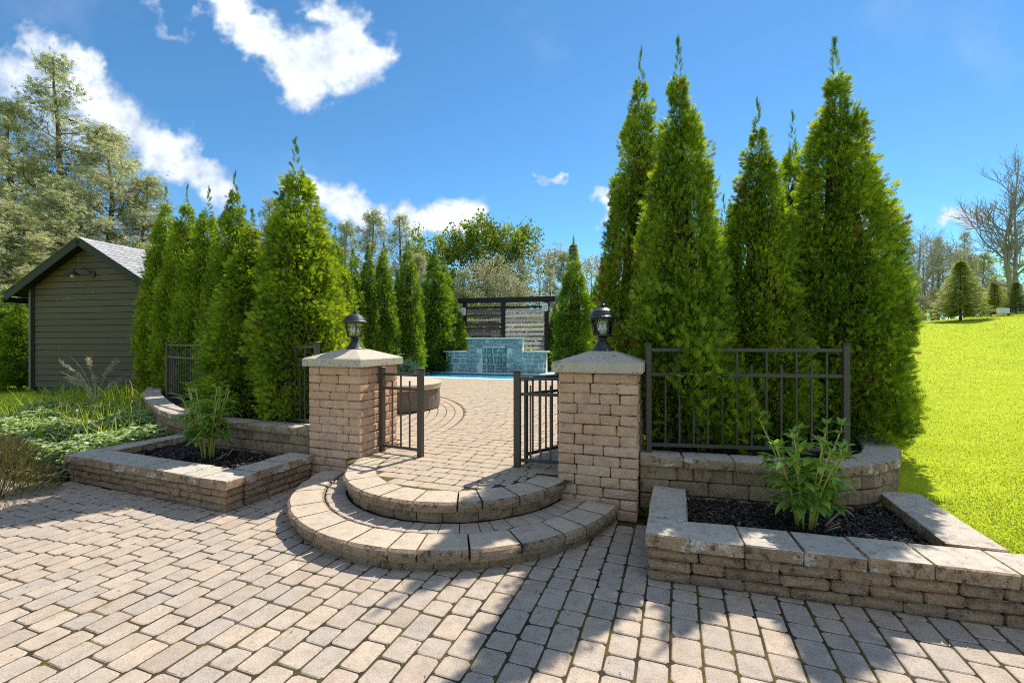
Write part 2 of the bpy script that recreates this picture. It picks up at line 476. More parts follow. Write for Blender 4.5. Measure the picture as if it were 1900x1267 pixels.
SPRUCE = leaf_mat('spruce_needle', [(0, (.09, .14, .04)), (.5, (.20, .28, .05)), (1, (.42, .46, .08))], .45)
GRASS = leaf_mat('grass_blade', [(0, (.17, .26, .018)), (.5, (.38, .46, .026)), (.9, (.52, .57, .045)), (1, (.70, .66, .32))], .48, tcol=(1.25, 1.2, .5))
GCOVER = leaf_mat('variegated_leaf', [(0, (.08, .16, .03)), (.42, (.20, .31, .07)), (.55, (.46, .54, .30)), (1, (.72, .74, .56))], .35, tcol=(1.15, 1.2, .6))
TALLG = leaf_mat('tall_grass', [(0, (.12, .21, .02)), (.6, (.30, .40, .035)), (1, (.50, .52, .18))], .5)
STRAW = leaf_mat('straw', [(0, (.32, .26, .17)), (1, (.55, .48, .36))], .3, tcol=(1.1, 1, .8))
HEATH = leaf_mat('wispy_leaf', [(0, (.09, .07, .03)), (.4, (.17, .15, .055)), (.75, (.16, .20, .06)), (1, (.32, .24, .14))], .3, tcol=(1.1, 1, .7))

def peony_mat():
    m, n, out = mat('peony_leaf')
    r = n.new('ShaderNodeObjectInfo').outputs['Random']
    c = n.ramp(r, [(0, (.13, .26, .035)), (.6, (.22, .38, .06)), (1, (.38, .50, .08))])
    b = n.new('ShaderNodeBsdfPrincipled'); n.l.new(c, b.inputs['Base Color']); b.inputs['Roughness'].default_value = .36
    t = n.new('ShaderNodeBsdfTranslucent'); n.l.new(n.mix(1., c, (1.6, 1.4, .5, 1), 'MULTIPLY'), t.inputs[0])
    mxs = n.new('ShaderNodeMixShader'); mxs.inputs[0].default_value = .4
    n.l.new(b.outputs[0], mxs.inputs[1]); n.l.new(t.outputs[0], mxs.inputs[2]); n.l.new(mxs.outputs[0], out.inputs[0])
    return m
PEONY = peony_mat()
STEM = plain('green_stem', (.38, .40, .07), .55, .3, nscale=25, namt=1, col2=(.48, .36, .09))
CANNA = plain('broad_leaf', (.07, .16, .05), .35, .5, nscale=8, namt=1, col2=(.13, .22, .08))

def mulch_mat(name, a_, b_, c_):
    m, n, out = mat(name)
    pos = world_pos(n)
    v = n.noise(pos, 90, 4, .8); w_ = n.noise(pos, 14, 3, .6)
    c = n.ramp(v, [(.3, a_), (.55, b_), (.75, c_)])
    bsdf(n, out, c, .9, n.math('ADD', v, w_), 1., .03, spec=.2)
    return m
SOIL = mulch_mat('black_mulch_soil', (.008, .007, .007), (.02, .017, .016), (.05, .042, .038))
CHIPB = leaf_mat('black_mulch_chip', [(0, (.014, .012, .011)), (.6, (.042, .033, .028)), (.93, (.10, .08, .066)), (1, (.30, .22, .15))], .02)
CHIPT = leaf_mat('tan_wood_chip', [(0, (.08, .055, .035)), (.5, (.22, .155, .10)), (1, (.42, .33, .23))], .02)
TANSOIL = mulch_mat('tan_mulch_soil', (.05, .035, .022), (.13, .09, .055), (.26, .19, .125))

def ground_mat():
    m, n, out = mat('ground_grass')
    pos = world_pos(n)
    a = n.noise(pos, .35, 4, .6); b = n.noise(pos, 55, 3, .7); d = n.noise(pos, 2.4, 4, .6)
    c = n.ramp(n.math('ADD', n.math('MULTIPLY', b, .65), n.math('MULTIPLY', d, .35)), [(.33, (.22, .32, .012)), (.5, (.40, .49, .018)), (.62, (.49, .56, .03)), (.75, (.60, .60, .14))])
    c = n.mix(n.math('MULTIPLY', n.sstep(a, .5, .7), .25), c, (.30, .31, .05, 1))
    bsdf(n, out, c, .95, b, .9, .02, spec=.1)
    return m
GROUND = ground_mat()

def board_mat():
    m, n, out = mat('shed_board')
    pos = world_pos(n)
    oi = n.new('ShaderNodeObjectInfo').outputs['Random']
    mp = n.new('ShaderNodeMapping'); mp.inputs['Scale'].default_value = (1.5, 1.5, 30); n.l.new(pos, mp.inputs[0])
    gr = n.noise(mp.outputs[0], 2.2, 5, .65)
    c = n.mix(gr, (.070, .050, .037, 1), (.125, .092, .068, 1))
    c = n.mix(n.math('MULTIPLY', oi, .35), c, (.06, .055, .05, 1))
    sp = n.noise(pos, 14, 3, .75)
    c = n.mix(n.math('MULTIPLY', n.sstep(sp, .66, .71), .7), c, (.40, .40, .38, 1))
    bsdf(n, out, c, .7, gr, .4, .006, spec=.3)
    return m
BOARD = board_mat()
TRIM = plain('dark_trim', (.018, .019, .016), .6, .3, nscale=20)
SOFFIT = plain('soffit', (.02, .018, .016), .8, .2)
SHINGLE = stone_mat('asphalt_shingle', [(.30, .30, .31), (.40, .40, .41), (.35, .345, .355), (.44, .44, .45)], .3, (120, .5, .004), dirt=(.15, .15, .16), dirt_amt=.3)
FSTONE = stone_mat('fountain_stone', [(.32, .48, .49), (.46, .62, .62), (.24, .38, .41), (.56, .69, .67), (.36, .44, .46), (.62, .72, .69)], .25, (22, .9, .02), dirt=(.07, .11, .13), dirt_amt=.5)
FMORTAR = plain('pale_mortar', (.74, .84, .83), .9, .2, nscale=25)
FCAP = plain('fountain_cap', (.66, .74, .73), .8, .2, nscale=14)

def water_mat():
    m, n, out = mat('pool_water')
    pos = world_pos(n)
    a = n.noise(pos, 5, 4, .6)
    bsdf(n, out, (.03, .45, .62), .12, a, .25, .03, spec=.5)
    return m
WATER = water_mat()
TILE = plain('pool_tile', (.02, .10, .26), .25, .5, nscale=30, namt=1, col2=(.10, .30, .45))
STREAM = plain('falling_water', (.62, .78, .82), .2, .6)
def wicker_mat():
    m, n, out = mat('wicker')
    tcx = coords(n, 'Object')
    br = n.new('ShaderNodeTexBrick'); n.l.new(tcx, br.inputs[0])
    sx = n.new('ShaderNodeSeparateXYZ'); n.l.new(tcx, sx.inputs[0])
    ang = n.math('ARCTAN2', sx.outputs[1], sx.outputs[0])
    cb = n.new('ShaderNodeCombineXYZ'); n.l.new(n.math('MULTIPLY', ang, .9), cb.inputs[0]); n.l.new(sx.outputs[2], cb.inputs[1])
    n.l.new(cb.outputs[0], br.inputs[0])
    br.inputs['Scale'].default_value = 14; br.inputs['Mortar Size'].default_value = .012
    br.inputs['Color1'].default_value = (.16, .125, .10, 1); br.inputs['Color2'].default_value = (.22, .175, .14, 1); br.inputs['Mortar'].default_value = (.05, .04, .03, 1)
    bsdf(n, out, br.outputs[0], .7, br.outputs[1], -.6, .006, spec=.2)
    return m
WICKER = wicker_mat()
def glass_mat():
    m, n, out = mat('lantern_glass')
    g = n.new('ShaderNodeBsdfGlossy'); g.inputs['Roughness'].default_value = .05
    t = n.new('ShaderNodeBsdfTransparent'); t.inputs[0].default_value = (.93, .95, .95, 1)
    fr = n.new('ShaderNodeFresnel'); fr.inputs[0].default_value = 1.45
    x = n.new('ShaderNodeMixShader'); n.l.new(fr.outputs[0], x.inputs[0]); n.l.new(t.outputs[0], x.inputs[1]); n.l.new(g.outputs[0], x.inputs[2])
    n.l.new(x.outputs[0], out.inputs[0])
    return m
GLASS = glass_mat()

# ------------------------------------------------------------------ the ground
Z1, Z2 = .15, .31                            # lower tread, landing and patio
STEP_C = (-2.06, 4.18)
def ground_h(x, y):
    x = np.asarray(x, float); y = np.asarray(y, float)
    u = CA * x - SA * y; v = SA * x + CA * y
    z = np.full(x.shape, -.10)
    mid = -.10 + .35 * sst(v, 4.22, 4.5)
    left = -.10 + .09 * sst(v, 2.2, 3.3) + .06 * sst(v, 3., 5.) + .22 * sst(v, 4.5, 12)
    lawn = .22 + .06 * np.clip(v - 3.2, 0, 4) * .3 + .03 * np.clip(y - 4, 0, 19) + .10 * np.clip(x - 3.3, 0, 24)
    lawn = lawn - .05 * np.clip(y - 22, 0, 14)
    lawn = -.10 + (lawn + .10) * sst(v - .078 * (np.clip(u, 0, 5) + .2), 3.14, 3.3)
    kl = sst(u, -6.55, -6.25)
    z = left * (1 - kl) + mid * kl
    kr = sst(u, 1.62, 1.8)
    z = z * (1 - kr) + lawn * kr
    pool = (sst(u, -11.2, -11.) * (1 - sst(u, -3.2, -3.0)) * sst(v, 14., 14.2) * (1 - sst(v, 16.4, 16.6)))
    return z - 1.3 * pool
def ground_z(x, y): return float(ground_h(np.array([x]), np.array([y]))[0])

def ground_sheet():
    t = np.linspace(-1, 1, 261)
    g = np.sign(t) * (18 * np.abs(t) + 282 * np.abs(t) ** 5)
    gx_ = g; gy_ = g + 8
    X, Y = np.meshgrid(gx_, gy_)
    Z = ground_h(X, Y)
    V = np.stack([X.ravel(), Y.ravel(), Z.ravel()], 1)
    n = len(t); i = np.arange(n * n).reshape(n, n)
    F = np.stack([i[:-1, :-1].ravel(), i[:-1, 1:].ravel(), i[1:, 1:].ravel(), i[1:, :-1].ravel()], 1)
    me = bigmesh('ground', V, F, GROUND)
    me.polygons.foreach_set('use_smooth', np.ones(len(F), dtype=bool))
    return tag(obj('ground', me), kind='structure')
ground_sheet()

def in_frame(x, y, z, m=20):
    if y < .3: return False
    p = proj(x, y, z); return -m < p[0] < 1900 + m and -m < p[1] < 1267 + m

# ------------------------------------------------------------------ driveway of tumbled pavers
rng = random.Random(11)
def sheet(name, pts_uv, z, m, thick=None):
    V = [WP(u, v, z) for u, v in pts_uv]
    return obj(name, mesh(name, V, [tuple(range(len(V)))], m))
drive = tag(sheet('driveway', [(-9.6, -3.5), (4.5, -3.5), (4.5, 3.5), (-.1, 3.2), (-.1, 4.2), (-4.0, 4.2), (-4.0, 3.1), (-6.5, 3.1), (-7.6, 2.85), (-9.6, 2.6)], -.0055, JOINT), kind='structure')

def lay(parent, items, m, stuffname, nmax=300, pick=None):
    """items: (cx, cy, z, rot, lx, ly, seed) in world; the largest in view become objects, the rest one mesh"""
    scored = []
    for it in items:
        x, y, z = it[0], it[1], it[2]
        s = 0
        if in_frame(x, y, z) and not (pick and pick(it)):
            s = it[4] * it[5] * (EYE - z) / y ** 3
        scored.append((s, it))
    scored.sort(key=lambda a: -a[0])
    cache = {}
    def geo(lx, ly, sd):
        k = (round(lx, 3), round(ly, 3), sd % 6)
        if k not in cache:
            V, F = paver_geo(lx, ly, .055, random.Random(sd * 7 + int(lx * 1000)))
            cache[k] = (V, F, mesh('paver', V, F, m))
        return cache[k]
    mb = MB()
    for i, (s, it) in enumerate(scored):
        x, y, z, r, lx, ly, sd = it
        V, F, me = geo(lx, ly, sd)
        tx, ty = random.Random(sd).uniform(-.004, .004), random.Random(sd + 1).uniform(-.004, .004)
        if i < nmax and s > 0:
            obj('paver', me, parent, (x, y, z), (tx, ty, r))
        else:
            c, sn = math.cos(r), math.sin(r)
            mb.add([(x + c * a - sn * b, y + sn * a + c * b, z + cz + tx * b - ty * a) for a, b, cz in V], F)
    o = mb.build(stuffname, m, parent); o['kind'] = 'stuff'
    return o

def in_step(u, v, r): return (u - STEP_C[0]) ** 2 + (v - STEP_C[1]) ** 2 < r * r
items = []
sd = 0
PITCH = .150
LEN = [.135, .168, .168, .205, .205]
k0 = int(-9.5 / PITCH)
for k in range(k0, int(4.4 / PITCH)):
    u = k * PITCH + .04
    v = -.5 + rng.uniform(0, .2)
    vmax = 4.15
    while v < vmax:
        L = rng.choice(LEN); c = v + L / 2; v += L + rng.uniform(.006, .011); sd += 1
        if in_step(u, c, 1.45): continue
        if -3.85 < u < -3.2 and c > 4.02: continue
        if u > -.12 and c > 3.2 + .078 * (u + .2): continue
        if -6.3 < u < -3.86 and c > 3.12: continue
        if u <= -6.3 and c > 2.95 - .02 * abs(u + 6.3) * 10 * .9: continue
        if u < -.12 and u > -1.05 and c > 4.0: continue
        x, y = XY(u + rng.uniform(-.002, .002), c)
        if y < 1.6 and abs(x) > 3: continue
        if y < .4: continue
        items.append((x, y, rng.uniform(-.0018, .0015), -ALPHA + math.pi / 2 + rng.uniform(-.012, .012), L, .1375, sd))
def drv_hidden(it):
    u, v = UV(it[0], it[1])
    return in_step(u, v, 1.52)
lay(drive, items, PAVER, 'pavers_beyond', 300, drv_hidden)

# small weeds and crumbs of moss in the joints
def weeds():
    r = random.Random(5); V = []; F = []; T_ = []
    for it in r.sample(items, 110):
        x, y = it[0], it[1]
        if not in_frame(x, y, 0): continue
        c, s = math.cos(it[3]), math.sin(it[3]); a = it[4] / 2 + .003; b = r.uniform(-.07, .07)
        bx, by = x + c * a - s * b, y + s * a + c * b
        for k in range(r.randint(4, 12)):
            an = r.uniform(0, 6.28); h = r.uniform(.004, .013); w_ = r.uniform(.0015, .0035)
            px, py = bx + r.gauss(0, .008), by + r.gauss(0, .008)
            q = len(V)
            V += [(px - w_ * math.cos(an), py - w_ * math.sin(an), -.008), (px + w_ * math.cos(an), py + w_ * math.sin(an), -.008), (px + r.gauss(0, .006), py + r.gauss(0, .006), h - .006)]
            F.append((q, q + 1, q + 2)); t = r.uniform(.0, .2); T_ += [t, t, t]
    o = obj('joint_weeds', bigmesh('joint_weeds', V, F, GRASS, T_))
    tag(o, 'tiny weeds and moss tufts in the driveway joints', 'weeds', kind='stuff')
weeds()

# ------------------------------------------------------------------ patio behind the gate
patio = tag(sheet('patio', [(-3.3, 3.95), (-2.9, 3.5), (-2.06, 3.22), (-1.2, 3.5), (-.9, 3.95), (-.6, 4.8), (-.6, 14.0), (-11.4, 14.0), (-10.5, 9), (-7.5, 7.2), (-3.3, 4.9)], Z2 - .0055, JOINT), kind='structure')
ARC_C = UV(-5.93, 7.39); ARC_R = 5.11
items2 = []
def patio_ok(u, c):
    if c < 4.18 and not in_step(u, c, .84): return False
    if c < 4.8 and not -3.15 < u < -1.05: return False
    if u > -.7 or c > 13.95: return False
    return u > -10.5 and (c > 4.9 + (-3.3 - u) * .5 or u > -3.3)
def lay_row(v, u, uend):
    global sd
    while u < uend - .03:
        L = rng.choice(LEN)
        if uend - u - L < .05: L = uend - u
        c = u + L / 2; u += L + rng.uniform(.005, .009); sd += 1
        if not patio_ok(c, v): continue
        x, y = XY(c, v)
        p = proj(x, y, Z2)
        if not 640 < p[0] < 1130: continue
        items2.append((x, y, Z2 + rng.uniform(-.002, .002), -ALPHA + rng.uniform(-.008, .008), round(L, 2) - .001, .1395, sd))
for k in range(int(3.2 / PITCH), int(14 / PITCH)):
    v = k * PITCH
    u, uend = -10.5 + rng.uniform(0, .2), -.6
    if v < 4.18:
        hc = .829 ** 2 - (v - .02 - STEP_C[1]) ** 2
        if hc <= .004: continue
        u, uend = STEP_C[0] - math.sqrt(hc), STEP_C[0] + math.sqrt(hc)
    dv = max(abs(v - ARC_C[1] - .07), abs(v - ARC_C[1] + .07))
    ha = ARC_R ** 2 - min(abs(v - ARC_C[1] - .07), abs(v - ARC_C[1] + .07)) ** 2
    if ha > 0: u = max(u, ARC_C[0] + math.sqrt(ha) + .004)
    lay_row(v, u, uend)
for k in range(22):
    R = ARC_R - .07 - k * PITCH
    a = -1.6
    while a < 1.2:
        L = rng.choice(LEN); da = (L + .007) / R; am = a + da / 2; a += da; sd += 1
        u, v = ARC_C[0] + R * math.cos(am), ARC_C[1] + R * math.sin(am)
        if not patio_ok(u, v): continue
        x, y = XY(u, v)
        p = proj(x, y, Z2)
        if not 640 < p[0] < 1130: continue
        items2.append((x, y, Z2 + rng.uniform(-.002, .002), am + math.pi / 2 - ALPHA, L, .1375, sd))
lay(patio, items2, PAVER2, 'pavers_beyond', 300, lambda it: not 690 < proj(it[0], it[1], Z2)[0] < 1040)

# ------------------------------------------------------------------ round steps
def arc_stone(R0, R1, a0, a1, z0, z1, rg, mats, batter=.012, rounded=.019, segs=4, gap=.008):
    """stone of a ring: worn upper edges, split outer face; local to the step centre, in the gate frame"""
    V = []; F = []; mi = []
    g0 = gap / R1
    aa = [a0 + g0 + (a1 - a0 - 2 * g0) * i / segs for i in range(segs + 1)]
    j = lambda s=.004: rg.uniform(-s, s)
    ring = []
    for i, a in enumerate(aa):
        e = .010 if i in (0, segs) else 0.
        hm = (z0 + z1) / 2
        prof = [(R0 + rounded * .5, z0), (R0, z1 - rounded * .6), (R0 + rounded, z1 - e * .5), (R1 - rounded * 1.4 - e, z1 - e * .5), (R1 - rounded * .3 - e, z1 - rounded), (R1 - e + j(.006), hm + j(.006)), (R1 - batter - e + j(.005), z0)]
        ring.append([len(V) + q for q in range(len(prof))])
        for (r, z) in prof:
            r += j(.0015); V.append((r * math.cos(a), r * math.sin(a), z + j(.001)))
    for i in range(segs):
        A, B = ring[i], ring[i + 1]
        for q in range(6):
            F.append((A[q], A[q + 1], B[q + 1], B[q])); mi.append(1 if q in (2,) else 0)
    F.append(tuple(ring[0][::-1])); F.append(tuple(ring[-1])); mi += [0, 0]
    # make outward
    F = [tuple(reversed(f)) for f in F]
    return mesh('stone', V, F, mats, mi)

steps = thing('round_steps', 'two half-round stone steps between the brick pillars of the gate', 'steps', WP(STEP_C[0], STEP_C[1], 0), -ALPHA)
rs = random.Random(21)
D = math.radians
low_j = [-180, -166, -155, -143, -131.4, -120.2, -107, -94.3, -82.5, -74.9, -62, -48.7, -35.8, -27.6, -14, 0]
up_j = [-180, -166, -150, -139, -130.5, -118, -112.9 + 6, -94, -83.8, -65.7, -55.8, -39.6, -23.8, -11, 0]
def clip_arc(js, lim): return [max(-180 + lim, min(-lim, a)) for a in js]
lowc = [-173, -160, -147, -131.4, -120.2, -107, -94.3, -82.5, -74.9, -62, -48.7, -35.8, -27.6, -17, -7]
upc = [-174, -160, -146, -130.5, -112.9, -100.5, -83.8, -65.7, -55.8, -39.6, -23.8, -6]
for a0, a1 in zip(lowc[:-1], lowc[1:]):
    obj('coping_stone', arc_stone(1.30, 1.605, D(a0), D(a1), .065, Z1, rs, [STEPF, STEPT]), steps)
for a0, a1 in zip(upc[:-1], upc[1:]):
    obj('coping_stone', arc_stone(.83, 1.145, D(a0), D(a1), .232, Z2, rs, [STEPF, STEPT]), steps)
a = -174.
while a < -8:
    da = rs.choice([9, 12, 14]); obj('riser_block', arc_stone(1.35, 1.565, D(a), D(min(a + da, -6)), -.01, .062, rs, [WALLB, WALLB], gap=.003, segs=3, rounded=.006), steps); a += da
a = -174.
while a < -8:
    da = rs.choice([8, 11, 15]); obj('riser_block', arc_stone(.9, 1.10, D(a), D(min(a + da, -4)), Z1 - .01, .229, rs, [WALLB, WALLB], gap=.003, segs=3, rounded=.006), steps); a += da
a = -174.
while a < -8:
    da = rs.choice([4.6, 5.6, 6.6, 7.2])
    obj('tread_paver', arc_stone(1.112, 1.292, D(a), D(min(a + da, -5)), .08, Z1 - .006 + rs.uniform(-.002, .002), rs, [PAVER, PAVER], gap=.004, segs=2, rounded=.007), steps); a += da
mb = MB()
mb.lathe([(1.53, -.05), (1.53, .06), (1.28, .061), (1.28, .13), (1.07, .131), (1.07, .22), (.82, .221), (.82, .28), (.02, .281)], 64)
Vf = [(x, min(y, .02), z) for x, y, z in mb.v]; mb.v = Vf
mb.build('bedding', JOINT, steps)

# ------------------------------------------------------------------ brick pillars with caps
PW = .70; PH = 1.27
def pillar(u0, v0, label, seed):
    r = random.Random(seed)
    root = thing('gate_pillar', label, 'pillar', WP(u0 + PW / 2, v0 + PW / 2, 0), -ALPHA, 'brick pillars of the gate')
    nC = 14; ch = PH / nC; dp = .15
    mb = MB(); mb.box(-PW / 2 + .03, PW / 2 - .03, -PW / 2 + .03, PW / 2 - .03, -.05, PH - .004); mb.build('core', MORTAR, root)
    def put(lx, ly, x, y, z):
        me = block_mesh(lx - .004, ly - .004, ch - .004, BRICK, b=.011, jit=.004, bulge=.006, variants=7, rng=r)
        obj('brick', me, root, (x + r.uniform(-.003, .003), y + r.uniform(-.003, .003), z), (0, 0, r.choice([0, math.pi])))
    for c in range(nC):
        z = ch * (c + .5)
        full = [.175, .23, .295]; r.shuffle(full)
        full2 = [.175, .23, .295]; r.shuffle(full2)
        part = [.17, .23] if r.random() < .5 else [.23, .17]
        h = PW / 2
        if c % 2 == 0:
            x = -h
            for L in full: put(L, dp, x + L / 2, -h + dp / 2, z); x += L
            x = -h
            for L in full2: put(L, dp, x + L / 2, h - dp / 2, z); x += L
            for sx in (-1, 1):
                y = -h + dp
                for L in part: put(dp, L, sx * (h - dp / 2), y + L / 2, z); y += L
        else:
            for sx in (-1, 1):
                y = -h
                for L in full2: put(dp, L, sx * (h - dp / 2), y + L / 2, z); y += L
            for sy in (-1, 1):
                x = -h + dp
                for L in part: put(L, dp, x + L / 2, sy * (h - dp / 2), z); x += L
    # cap: slab with four slopes up to a small flat
    H = .395; t = .10
    ring = lambda hh, z, n=1: [(-hh, -hh, z), (hh, -hh, z), (hh, hh, z), (-hh, hh, z)]
    V = ring(H - .012, PH + .002) + ring(H, PH + .012) + ring(H, PH + .084) + ring(H - .012, PH + .095) + ring(.11, PH + .19)
    F = [(3, 2, 1, 0)]
    for k in range(4):
        for i in range(4):
            j = (i + 1) % 4; F.append((k * 4 + i, k * 4 + j, k * 4 + 4 + j, k * 4 + 4 + i))
    F.append((16, 17, 18, 19))
    obj('cap', mesh('cap', V, F, CAST), root)
    return root
pillar(-3.89, 4.01, 'tan brick pillar with pale cap left of the gate opening', 3)
pillar(-1.02, 4.01, 'tan brick pillar with pale cap right of the gate opening', 8)

# ------------------------------------------------------------------ lamps on the pillars
def lantern(u, v, label, rz):
    root = thing('post_lantern', label, 'lamp', WP(u, v, PH + .188), -ALPHA + rz, 'lanterns on the gate pillars')
    mb = MB()
    mb.lathe([(.10, 0), (.10, .012), (.088, .022), (.07, .05), (.048, .085), (.036, .105), (.045, .112), (.045, .122), (.03, .13)], 20)
    mb.build('base', BLACKM, root, smooth=False)
    n = 6
    mb = MB(); mb.lathe([(.03, .128), (.085, .142), (.092, .15), (.092, .158), (.03, .160)], n); mb.build('tray', BLACKM, root)
    mb = MB(); mb.lathe([(.112, .305), (.138, .312), (.140, .322), (.122, .336), (.115, .35), (.095, .382), (.06, .405), (.02, .416), (.014, .425), (.024, .434), (.024, .442), (.008, .452), (.014, .463), (.006, .48), (.0015, .50)], 24); mb.build('roof', BLACKM, root, smooth=False)
    mb = MB()
    for k in range(n):
        t = 2 * math.pi * k / n
        mb.bar((.082 * math.cos(t), .082 * math.sin(t), .155), (.112 * math.cos(t), .112 * math.sin(t), .308), .011, .011)
        t2 = 2 * math.pi * (k + 1) / n
        mb.bar((.103 * math.cos(t), .103 * math.sin(t), .262), (.103 * math.cos(t2), .103 * math.sin(t2), .262), .006, .006)
    mb.build('cage', BLACKM, root)
    for k in range(n):
        t, t2 = 2 * math.pi * k / n, 2 * math.pi * (k + 1) / n
        V = [(.079 * math.cos(t), .079 * math.sin(t), .158), (.079 * math.cos(t2), .079 * math.sin(t2), .158), (.108 * math.cos(t2), .108 * math.sin(t2), .306), (.108 * math.cos(t), .108 * math.sin(t), .306)]
        obj('pane', mesh('pane', V, [(0, 1, 2, 3)], GLASS), root)
    mb = MB(); mb.lathe([(.012, .158), (.018, .165), (.022, .18), (.040, .195), (.053, .215), (.055, .272), (.035, .288), (.01, .29)], 16)
    bl = mb.build('bulb', BULB, root, smooth=True)
    mb = MB()
    for k in range(8):
        t = 2 * math.pi * k / 8
        mb.bar((0.0565 * math.cos(t), 0.0565 * math.sin(t), .225), (0.0565 * math.cos(t), 0.0565 * math.sin(t), .262), .004, .006)
    mb.build('bulb_ribs', BLACKM, bl)
    return root
lantern(-3.54, 4.36, 'black lantern on the cap of the left brick pillar', .3)
lantern(-.67, 4.36, 'black lantern on the cap of the right brick pillar', .1)

# ------------------------------------------------------------------ planter walls
def run_blocks(root, p0, p1, z0, z1, depth, side, r, mats, lens, name='block', top=False, over=0., b=.020, jit=.006, bulge=.010, gap=.004):
    """a straight course of blocks from p0 to p1 (gate frame, local to root); front edge on the line, depth to the given side"""
    p0 = Vector((p0[0], p0[1], 0)); p1 = Vector((p1[0], p1[1], 0)); d = p1 - p0; L = d.length; d.normalize()
    nrm = Vector((-d.y, d.x, 0)) * side
    out = []; s = 0
    while s < L - 1e-4:
        l = r.choice(lens)
        if L - s - l < min(lens) * .6: l = L - s
        out.append((s, l)); s += l
    for s, l in out:
        c = p0 + d * (s + l / 2) + nrm * (depth / 2 - over)
        me = block_mesh(round(l, 2) - gap, depth - gap, z1 - z0 - gap, mats, b, jit, bulge, 4, r, top)
        obj(name, me, root, (c.x + r.uniform(-.003, .003), c.y + r.uniform(-.004, .004), (z0 + z1) / 2), (0, 0, math.atan2(d.y, d.x) + r.uniform(-.006, .006)))

WL = [.2, .26, .31]
def mulch(parent_name, poly_uv, z, label, m, mchip, nchip, seed, size=(.007, .024), tint=None, hump=.02, label2=None, zf=None):
    r = np.random.RandomState(seed)
    P = np.array(poly_uv)
    # filled bed
    V = [WP(u, v, (z if zf is None else zf(u, v))) for u, v in poly_uv]
    o = tag(obj(parent_name, mesh(parent_name, V, [tuple(range(len(V)))], m)), kind='structure')
    lo = P.min(0); hi = P.max(0)
    pts = r.uniform(lo, hi, (nchip * 3, 2))
    def inside(q):
        c = np.zeros(len(q), bool); n = len(P)
        for i in range(n):
            a, b = P[i], P[(i + 1) % n]
            cond = ((a[1] > q[:, 1]) != (b[1] > q[:, 1]))
            xx = (b[0] - a[0]) * (q[:, 1] - a[1]) / (b[1] - a[1] + 1e-12) + a[0]
            c ^= cond & (q[:, 0] < xx)
        return c
    pts = pts[inside(pts)][:nchip]
    n = len(pts)
    X = CA * pts[:, 0] + SA * pts[:, 1]; Y = -SA * pts[:, 0] + CA * pts[:, 1]
    zz = np.full(n, z) if zf is None else np.array([zf(a, b) for a, b in pts])
    zz = zz + r.uniform(0, hump, n)
    an = r.uniform(0, 6.28, n); L = r.uniform(size[0], size[1], n); Wd = L * r.uniform(.15, .45, n); tl = r.uniform(-.5, .5, n); tw = r.uniform(-.6, .6, n)
    dx_ = np.stack([np.cos(an) * np.cos(tl), np.sin(an) * np.cos(tl), np.sin(tl)], 1) * L[:, None]
    dy_ = np.stack([-np.sin(an), np.cos(an), tw], 1) * Wd[:, None]
    C = np.stack([X, Y, zz], 1)
    Vv = np.stack([C - dx_ - dy_ * .6, C + dx_ - dy_, C + dx_ * .9 + dy_, C - dx_ + dy_ * .8], 1).reshape(-1, 3)
    F = np.arange(n * 4).reshape(n, 4)
    tt = np.repeat(r.uniform(0, 1, n), 4) if tint is None else np.repeat(tint(pts, r), 4)
    oc = obj('mulch_chips', bigmesh('mulch_chips', Vv, F, mchip, tt))
    tag(oc, label, 'mulch', kind='stuff')

# right planter
RP0 = (-.20, 3.06)
rp = thing('stone_planter', 'stone block planter of black mulch in front of the right fence', 'planter', WP(RP0[0], RP0[1], 0), -ALPHA, 'stone planters')
r_ = random.Random(31)
for i in range(3):
    z0, z1 = i * .074 - .005, (i + 1) * .074 - .005
    ins = .022 - .006 * i
    run_blocks(rp, (.02, ins), (4.4, .34 + ins), z0, z1, .2, 1, r_, WALLB, WL if i % 2 else [.26, .31, .2])
    run_blocks(rp, (ins, .215), (ins, 1.08), z0, z1, .2, -1, r_, WALLB, WL)
    run_blocks(rp, (2.03, 1.42), (2.03, .46), z0, z1, .2, -1, r_, WALLB, WL)
run_blocks(rp, (.27, .012), (4.4, .34), .220, .308, .31, 1, r_, (COPEF, COPET), [.35, .32, .38], 'coping_stone', True, 0., b=.007, bulge=.004, jit=.004)
obj('coping_stone', block_mesh(.264, .31, .088, (COPEF, COPET), .007, .004, .004, 1, r_, True), rp, (.135, .160, .264))
run_blocks(rp, (0., .32), (0., 1.05), .222, .309, .27, -1, r_, (COPEF, COPET), [.36, .38], 'coping_stone', True, b=.007, bulge=.004, jit=.004)
run_blocks(rp, (2.06, 1.56), (2.06, .485), .222, .309, .30, -1, r_, (COPEF, COPET), [.44, .5], 'coping_stone', True, b=.007, bulge=.004, jit=.004)
mulch('planter_soil', [(.0, 3.32), (1.6, 3.45), (1.6, 4.5), (.0, 4.15)], .205, 'black mulch chips filling the right planter', SOIL, CHIPB, 11000, 4,
      tint=lambda p, r: np.where((p[:, 0] > 1.2) & (p[:, 1] < 3.75) & (r.rand(len(p)) < .6), 1.0, r.uniform(0, .97, len(p))), hump=.03)

